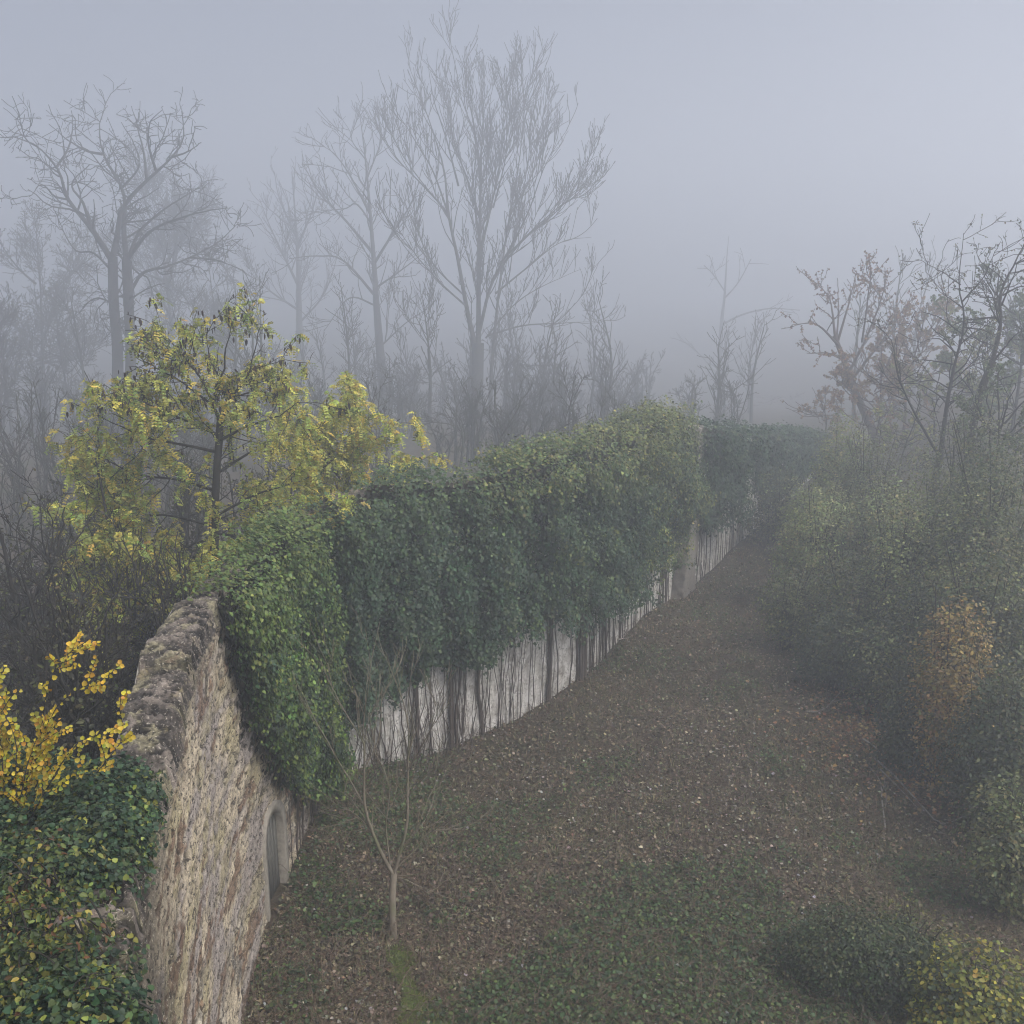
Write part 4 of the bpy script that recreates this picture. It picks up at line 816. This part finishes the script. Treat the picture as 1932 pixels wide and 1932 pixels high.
# bare sapling
tree('bare_sapling', 'slim bare young tree standing alone in front of the wall', 15.95, [
    ([(618, 1492), (612, 1300), (620, 1150)], .065, .055), ([(620, 1160), (552, 1040), (497, 900), (466, 780), (462, 600), (456, 450), (400, 370), (300, 190), (230, 10)], .042, .005), ([(466, 800), (400, 680), (340, 580), (285, 470), (200, 300), (105, 90)], .02, .004),
    ([(622, 1155), (652, 1040), (688, 900), (690, 700), (692, 500), (680, 300), (590, 20)], .038, .005), ([(690, 620), (760, 500), (840, 330), (860, 200)], .016, .004), ([(636, 1165), (740, 1155), (840, 1100), (845, 1040)], .012, .003), ([(625, 1130), (740, 1020), (810, 940), (1000, 910), (1160, 825)], .018, .004),
    ([(800, 945), (950, 850), (1060, 770)], .01, .003), ([(548, 1010), (440, 860), (360, 815), (240, 830)], .016, .004), ([(440, 858), (330, 895), (220, 920)], .009, .003), ([(602, 1120), (578, 900), (592, 700), (520, 530), (440, 400)], .018, .004), ([(456, 460), (470, 300), (500, 100), (490, -60)], .014, .004),
    ([(690, 560), (720, 400), (700, 250), (730, 60)], .014, .004), ([(462, 620), (540, 450), (560, 250), (640, 100)], .012, .004), ([(497, 900), (380, 760), (270, 690)], .012, .003), ([(690, 760), (780, 650), (880, 580)], .010, .003), ([(650, 1050), (760, 900), (750, 1080)], .008, .003), ([(300, 190), (280, 60), (320, -60)], .008, .003), ([(640, 1170), (720, 1200), (800, 1250)], .008, .003)],
    c8, 1.15, BARKP, [dict(dens=3.6, t0=.15, ang=32, L=(.5, 1.7), up=.5, jit=.1, n=6, rtip=.005, rmax=.009), dict(dens=2.4, t0=.2, ang=38, L=(.2, .5), up=.4, jit=.12, n=4, rtip=.004, rmax=.006)], depth=.9, jit=.03)
# bare upright brush among the stems at the wall foot
for (u, v, h, lab) in [(650, 1500, 2.6, 'bare brown brush of thin shoots left of the sapling at the wall foot'), (770, 1460, 2.4, 'bare brown brush of thin shoots behind the sapling fork'), (860, 1420, 1.9, 'bare brown brush of thin shoots right of the sapling at the wall foot')]:
    d = ray(u, v); b = d * (CAM_H / -d[2]) + [0, 0, CAM_H]; b[2] = float(tz(b[0], b[1])); root = empty('brushwood', b, lab, 'shrub', 'brushwood along the wall foot'); P = []
    for k in range(15):
        p0 = b + np.append(rng.normal(0, .45, 2) * [1, .35], -.05); e = p0 + [rng.normal(0, .5), rng.normal(0, .25), h * rng.uniform(.5, 1)]; P.append(resample([p0, (p0 + e) / 2 + rng.normal(0, .06, 3), e], 8))
    P = np.array(P); R = np.linspace(.012, .004, 8)[None] * rng.uniform(.6, 1.2, (15, 1)); P2, R2 = spawn(P, R, 2.5, .25, 32, (.3, .8), .5, .1, 5, .003, .006); g = Geo(); g.add(*tube_geo(P, R, 4)); g.add(*tube_geo(P2, R2, 3)); g.build('shoots', IVYBARK, root)
# shrub bottom right
bush('yellow_tipped_shrub', 'dark green shrub with yellow-green tips in the lower right corner', 1640, 1735, 14.6, 1.35, DK + [(.05, .08, .03)], None, .055, 1500, 8, cat='shrub', ry=1.1, lobes=4)
bush('yellow_tipped_shrub', 'yellow-green leafy shrub at the right end of the bottom frame edge', 1860, 1800, 13.2, 1.0, [(.26, .25, .03), (.16, .18, .035), (.32, .28, .04), (.05, .07, .025)], [1.5, 3, 1, 3], .065, 520, 6, T=ROUND_T, cat='shrub', lobes=3)
bush('yellow_tipped_shrub', 'thin yellow sprays sticking up behind the dark green corner shrub', 1730, 1715, 15.3, .8, [(.28, .26, .04), (.15, .16, .04), (.07, .08, .03)], None, .06, 130, 5, cat='shrub', lobes=2)

# ------------------------------------------------------------------ fallen branches
def fallen(label, px, r, nb=3, mat_=DEADWOOD):
    P = []
    for (u, v) in px:
        d = ray(u, v); p = d * (CAM_H / -d[2]) + [0, 0, CAM_H]
        for _ in range(6): zz = float(tz(p[0], p[1])); p = d * ((CAM_H - zz) / -d[2]) + [0, 0, CAM_H]
        P.append(p + [0, 0, .06 + rng.uniform(0, .08)])
    P = resample(np.array(P), 14)[None]; R = np.linspace(r, r * .35, 14)[None]; g = Geo(); g.add(*tube_geo(P, R, 6)); P2, R2 = spawn(P, R, 1.1, .25, 40, (.3, 1.), .25, .15, 5, r * .2, r * .5); g.add(*tube_geo(P2, R2, 4))
    tag(g.build('fallen_branch', mat_), label, 'branch', 'fallen branches')
fallen('pale curved fallen branch at the shadowy foot of the bushes', [(1522, 1350), (1548, 1345), (1568, 1330), (1592, 1300)], .03)
fallen('long pale fallen branch slanting down to the right under the right bank', [(1650, 1440), (1690, 1475), (1740, 1530), (1780, 1560), (1850, 1530)], .026)
fallen('forked pale fallen branch stump end above the long fallen branch', [(1628, 1402), (1650, 1418), (1665, 1435)], .03)
fallen('thin upright dead stalk leaning over the field, right of centre', [(1670, 1570), (1664, 1520), (1660, 1480), (1640, 1455)], .024)
fallen('faint fallen branch running below the long slanting one', [(1660, 1460), (1700, 1500), (1740, 1540)], .018)
fallen('looping pale root sprawling from the wall foot below the thick trunk', [(1150, 1205), (1170, 1212), (1185, 1190), (1190, 1170)], .035)
fallen('short pale root bent against the wall foot beside the thick trunk', [(1120, 1262), (1140, 1240), (1150, 1215)], .03)
fallen('grey dead branch near the right frame edge above the dark corner shrub', [(1860, 1560), (1890, 1600), (1925, 1640)], .022)

# ------------------------------------------------------------------ ground
def gmat():
    m, nt, b, out = mat('field_soil'); p = geo_pos(nt)
    c = ramp(nt, noise(nt, p, 5.5, 8, .72), [(.3, (.03, .023, .017)), (.5, (.075, .058, .042)), (.7, (.12, .095, .07))])
    c = mixc(nt, ramp(nt, noise(nt, p, .33, 6, .65), [(.46, (0, 0, 0)), (.62, (.8, .8, .8))]), c, mixc(nt, .5, c, (.03, .045, .018)))
    nt.links.new(c, b.inputs['Base Color']); b.inputs['Roughness'].default_value = .95; b.inputs['Specular IOR Level'].default_value = .15
    bm = node(nt, 'ShaderNodeBump', Strength=1., Distance=.06); nt.links.new(noise(nt, p, 9, 8, .75), bm.inputs['Height']); nt.links.new(bm.outputs[0], b.inputs['Normal']); return m
xs = np.concatenate([np.linspace(-420, -34, 24), np.arange(-32, 42, .28), np.linspace(44, 420, 24)]); ysr = np.concatenate([np.linspace(-70, 0, 10), np.arange(2, 72, .28), np.linspace(74, 560, 40)])
X, Yg = np.meshgrid(xs, ysr, indexing='ij'); V = np.stack([X, Yg, tz(X, Yg)], -1)
tag(mesh_obj('ground', V.reshape(-1, 3), [grid_faces(len(xs), len(ysr))], gmat(), None, None, True), 'dark leaf-strewn field sloping up to a bank', 'ground', None, 'structure')
def ground_pts(n, y0, y1, p=1.6):
    # density thins with distance
    u = rng.uniform(size=n); a = 1 - p; y = (y0 ** a + u * (y1 ** a - y0 ** a)) ** (1 / a); x = rng.uniform(-.40, .56, n) * (y + 2)
    wx = np.interp(y, np.concatenate([FACE[:, 1], FACE2[:, 1]]), np.concatenate([FACE[:, 0], FACE2[:, 0]]))
    k = x > wx + .12; x, y = x[k], y[k]; return x, y
def gpos(x, y, h=0.): return np.stack([x, y, tz(x, y) + h], -1)
g = Geo()
x, y = ground_pts(160000, 12, 60); w_ = fbm(n3(x * .5, y * .5), 3, 77)
P = gpos(x, y, rng.uniform(.01, .09, len(x))); c = pal(len(x), [(.12, .098, .066), (.07, .056, .04), (.19, .155, .105), (.12, .08, .056), (.28, .235, .165), (.115, .12, .06)], [4, 3, 3, 1.3, 1.3, 2], .3)
g.leaves(P, unit(rng.normal(0, .45, P.shape) + [0, 0, 1]), unit(rng.normal(size=P.shape) * [1, 1, .2]), rng.uniform(.03, .078, len(x)) * (1 + y / 80), OVAL_T * [1.3, 1, 2.5], c)
x, y = ground_pts(8000, 12, 60, 1.4); k = rng.uniform(size=len(x)) < .15 + 1.2 * smooth(.45, .65, fbm(n3(x * .35, y * .35), 3, 99)); x, y = x[k], y[k]; P = gpos(x, y, rng.uniform(.05, .13, len(x)))
g.leaves(P, unit(rng.normal(0, .35, P.shape) + [0, 0, 1]), unit(rng.normal(size=P.shape) * [1, 1, .1]), rng.uniform(.025, .07, len(x)) * (1 + y / 110), OVAL_T * [1.4, 1, 2], pal(len(x), [(.34, .33, .31), (.26, .25, .225), (.42, .38, .29), (.34, .25, .14)], [4, 3, 1.5, 1], .2))
x = 10.6 + rng.normal(0, 1.3, 7000); y = 23.2 + rng.normal(0, 1.6, 7000); P = gpos(x, y, rng.uniform(.03, .12, len(x)))
g.leaves(P, unit(rng.normal(0, .4, P.shape) + [0, 0, 1]), unit(rng.normal(size=P.shape) * [1, 1, .1]), rng.uniform(.06, .12, len(x)), OVAL_T * [1.4, 1, 2], pal(len(x), [(.34, .20, .08), (.26, .13, .07), (.40, .28, .13), (.16, .09, .06)], None, .25))
tag(g.build('leaf_litter', DRY), 'brown and pale fallen leaves scattered over the field', 'leaves', None, 'stuff')
g = Geo()
def blades(x, y, h, wd, cols, w=None, lean=.5):
    n = len(x); B = gpos(x, y, -.01); a = rng.uniform(0, 6.28, n); dr = np.stack([np.cos(a), np.sin(a), 0 * a], -1); sd = np.stack([-np.sin(a), np.cos(a), 0 * a], -1); h = h[:, None]
    m1 = B + [0, 0, 1] * h * .55 + dr * h * lean * .25; t = B + [0, 0, 1] * h * (1 - lean * .35) + dr * h * lean
    V = np.stack([B - sd * wd, B + sd * wd, m1 + sd * wd * .8, m1 - sd * wd * .8, t], 1).reshape(-1, 3); i = np.arange(n)[:, None] * 5
    c = pal(n, cols, w, .25); g.add(V, i + np.array([[0, 1, 2, 3]]), c, 5); g.F.setdefault(3, []).append((i + np.array([[3, 2, 4]])) + g.n - len(V))
x, y = ground_pts(300000, 12, 55); d_ = fbm(n3(x * .4, y * .4), 4, 55); k = rng.uniform(size=len(x)) < smooth(.38, .60, d_) * .75 + .25; x, y = x[k], y[k]
blades(x, y, rng.uniform(.05, .2, len(x)), .004 + .0002 * y[:, None], [(.11, .13, .05), (.075, .095, .04), (.25, .205, .12), (.17, .125, .08)], [2, 2, 3.5, 2.5], .8)
tag(g.build('grass', DRY), 'sparse short grass and withered stalks in the field', 'grass', None, 'stuff')
g = Geo()  # low bramble and nettle leaves
x, y = ground_pts(150000, 12, 45); cx = fbm(n3(x * .45, y * .45), 4, 31)
near = smooth(20, 13, y); near = np.maximum(near, 2. * smooth(2.0, .3, np.abs(x + 3.2)) * smooth(18.5, 16, y)); strip = smooth(1.3, .3, np.hypot((x - 4.2) * .6, (y - 17.2)))
k = rng.uniform(size=len(x)) < smooth(.54, .66, cx + .10 * near + .20 * strip); x, y = x[k], y[k]; P = gpos(x, y, rng.uniform(.04, .22, len(x)))
g.leaves(P, unit(rng.normal(0, .45, P.shape) + [0, 0, 1]), unit(rng.normal(size=P.shape) * [1, 1, .3]), rng.uniform(.04, .085, len(x)), OVAL_T * [1.3, 1, 1], pal(len(x), [(.045, .085, .03), (.065, .11, .036), (.11, .15, .045), (.035, .055, .024)], None, .25))
tag(g.build('ground_cover', LEAF), 'patches of low green bramble and nettle leaves', 'undergrowth', None, 'stuff')
g = Geo()  # mossy strip
pa, pb = np.array([-2.35, 15.7]), np.array([-1.0, 13.2]); t = rng.uniform(.07, 1.1, 30000); o = (rng.normal(0, .10, 30000) + .10 * np.sin(t * 7)) * (1 + .7 * np.sin(t * 9 + 1)); dv = (pb - pa) / np.linalg.norm(pb - pa); x = pa[0] + (pb - pa)[0] * t - dv[1] * o; y = pa[1] + (pb - pa)[1] * t + dv[0] * o; k = fbm(n3(x * 3, y * 3), 3, 12) + .25 * t > rng.uniform(.42, .78, len(x)); x, y = x[k], y[k]
blades(x, y, rng.uniform(.08, .2, len(x)), np.full((len(x), 1), .007), [(.13, .18, .025), (.18, .22, .035), (.08, .11, .025)], None, .6)
tag(g.build('moss', LEAF), 'bright mossy strip of short grass below the bare sapling', 'moss', None, 'stuff')
g = Geo()  # dead stalks
x, y = ground_pts(22000, 12, 48); n = len(x); b = gpos(x, y); a = rng.uniform(0, 6.28, n); L = rng.uniform(.2, .75, n); dr = np.stack([np.cos(a), np.sin(a), 0 * a], -1); hz = rng.uniform(.05, .6, n)
t = np.linspace(0, 1, 6); P = b[:, None] + dr[:, None] * (L[:, None] * t)[..., None] + np.array([0, 0, 1]) * (L * hz)[:, None, None] * np.sin(t * 2.2)[None, :, None] + rng.normal(0, .02, (n, 6, 3)) * t[None, :, None] + [0, 0, .02]
g.add(*tube_geo(P, np.linspace(.0055, .0025, 6)[None] * (1 + y / 60)[:, None], 3))
tag(g.build('dead_stalks', bark_material('stalk', (.07, .045, .032), (.18, .135, .095))), 'withered brown stalks and brambles lying over the field', 'undergrowth', None, 'stuff')

# ------------------------------------------------------------------ haze
def box(name, lo, hi, m):
    V = np.array([(x, y, z) for x in (lo[0], hi[0]) for y in (lo[1], hi[1]) for z in (lo[2], hi[2])]); F = np.array([(0, 1, 3, 2), (4, 6, 7, 5), (0, 4, 5, 1), (2, 3, 7, 6), (0, 2, 6, 4), (1, 5, 7, 3)]); return mesh_obj(name, V, [F], m)
hm = bpy.data.materials.new('haze'); hm.use_nodes = True; nt = hm.node_tree; nt.nodes.clear(); out = nt.nodes.new('ShaderNodeOutputMaterial'); pv = nt.nodes.new('ShaderNodeVolumePrincipled')
pv.inputs['Density Attribute'].default_value = ''; pv.inputs['Temperature Attribute'].default_value = ''; pv.inputs['Color Attribute'].default_value = ''
pv.inputs['Color'].default_value = (.88, .915, .98, 1); pv.inputs['Density'].default_value = .0089; pv.inputs['Anisotropy'].default_value = .5
nt.links.new(pv.outputs[0], out.inputs['Volume'])
tag(box('haze', (-430, -80, -13.5), (430, 570, 56), hm), 'thick autumn fog over the field and trees', 'fog', None, 'stuff')

# ------------------------------------------------------------------ light
SUN_E, SUN_A = R_(50), R_(118)
w = bpy.data.worlds.new('World'); S.world = w; w.use_nodes = True; nt = w.node_tree; bg = nt.nodes['Background']
sky = nt.nodes.new('ShaderNodeTexSky'); sky.sky_type = 'NISHITA'; sky.sun_disc = False; sky.sun_elevation = SUN_E; sky.sun_rotation = SUN_A; sky.air_density = 1.; sky.dust_density = 3.; sky.ozone_density = 1.
hs = nt.nodes.new('ShaderNodeHueSaturation'); hs.inputs['Saturation'].default_value = .45; nt.links.new(sky.outputs[0], hs.inputs['Color'])
tc = nt.nodes.new('ShaderNodeTexCoord'); sx = nt.nodes.new('ShaderNodeSeparateXYZ'); nt.links.new(tc.outputs['Generated'], sx.inputs[0])
rp = ramp(nt, sx.outputs['Z'], [(.0, (.125, .142, .19)), (.22, (.14, .157, .21)), (.55, (.85, .85, .86)), (1., (1.3, 1.28, 1.22))])
nt.links.new(mixc(nt, 1., hs.outputs[0], rp, 'MULTIPLY'), bg.inputs['Color']); bg.inputs['Strength'].default_value = .15
sun = bpy.data.objects.new('sun', bpy.data.lights.new('sun', 'SUN')); COL.objects.link(sun); sun.data.energy = 2.1; sun.data.angle = R_(40); sun.data.color = (1, .96, .9)
sun.rotation_euler = (R_(90) - SUN_E, 0, math.pi - SUN_A)
# render settings
S.view_settings.view_transform = 'Standard'; S.view_settings.look = 'None'; S.view_settings.exposure = .8; S.view_settings.gamma = 1.
S.cycles.volume_bounces = 2; S.cycles.max_bounces = 6; S.cycles.diffuse_bounces = 3; S.cycles.glossy_bounces = 2; S.cycles.transmission_bounces = 3; S.cycles.transparent_max_bounces = 8
S.cycles.pixel_filter_type = 'BLACKMAN_HARRIS'; S.cycles.filter_width = 1.1; S.cycles.use_denoising = True; S.cycles.use_adaptive_sampling = True; S.cycles.adaptive_threshold = .004
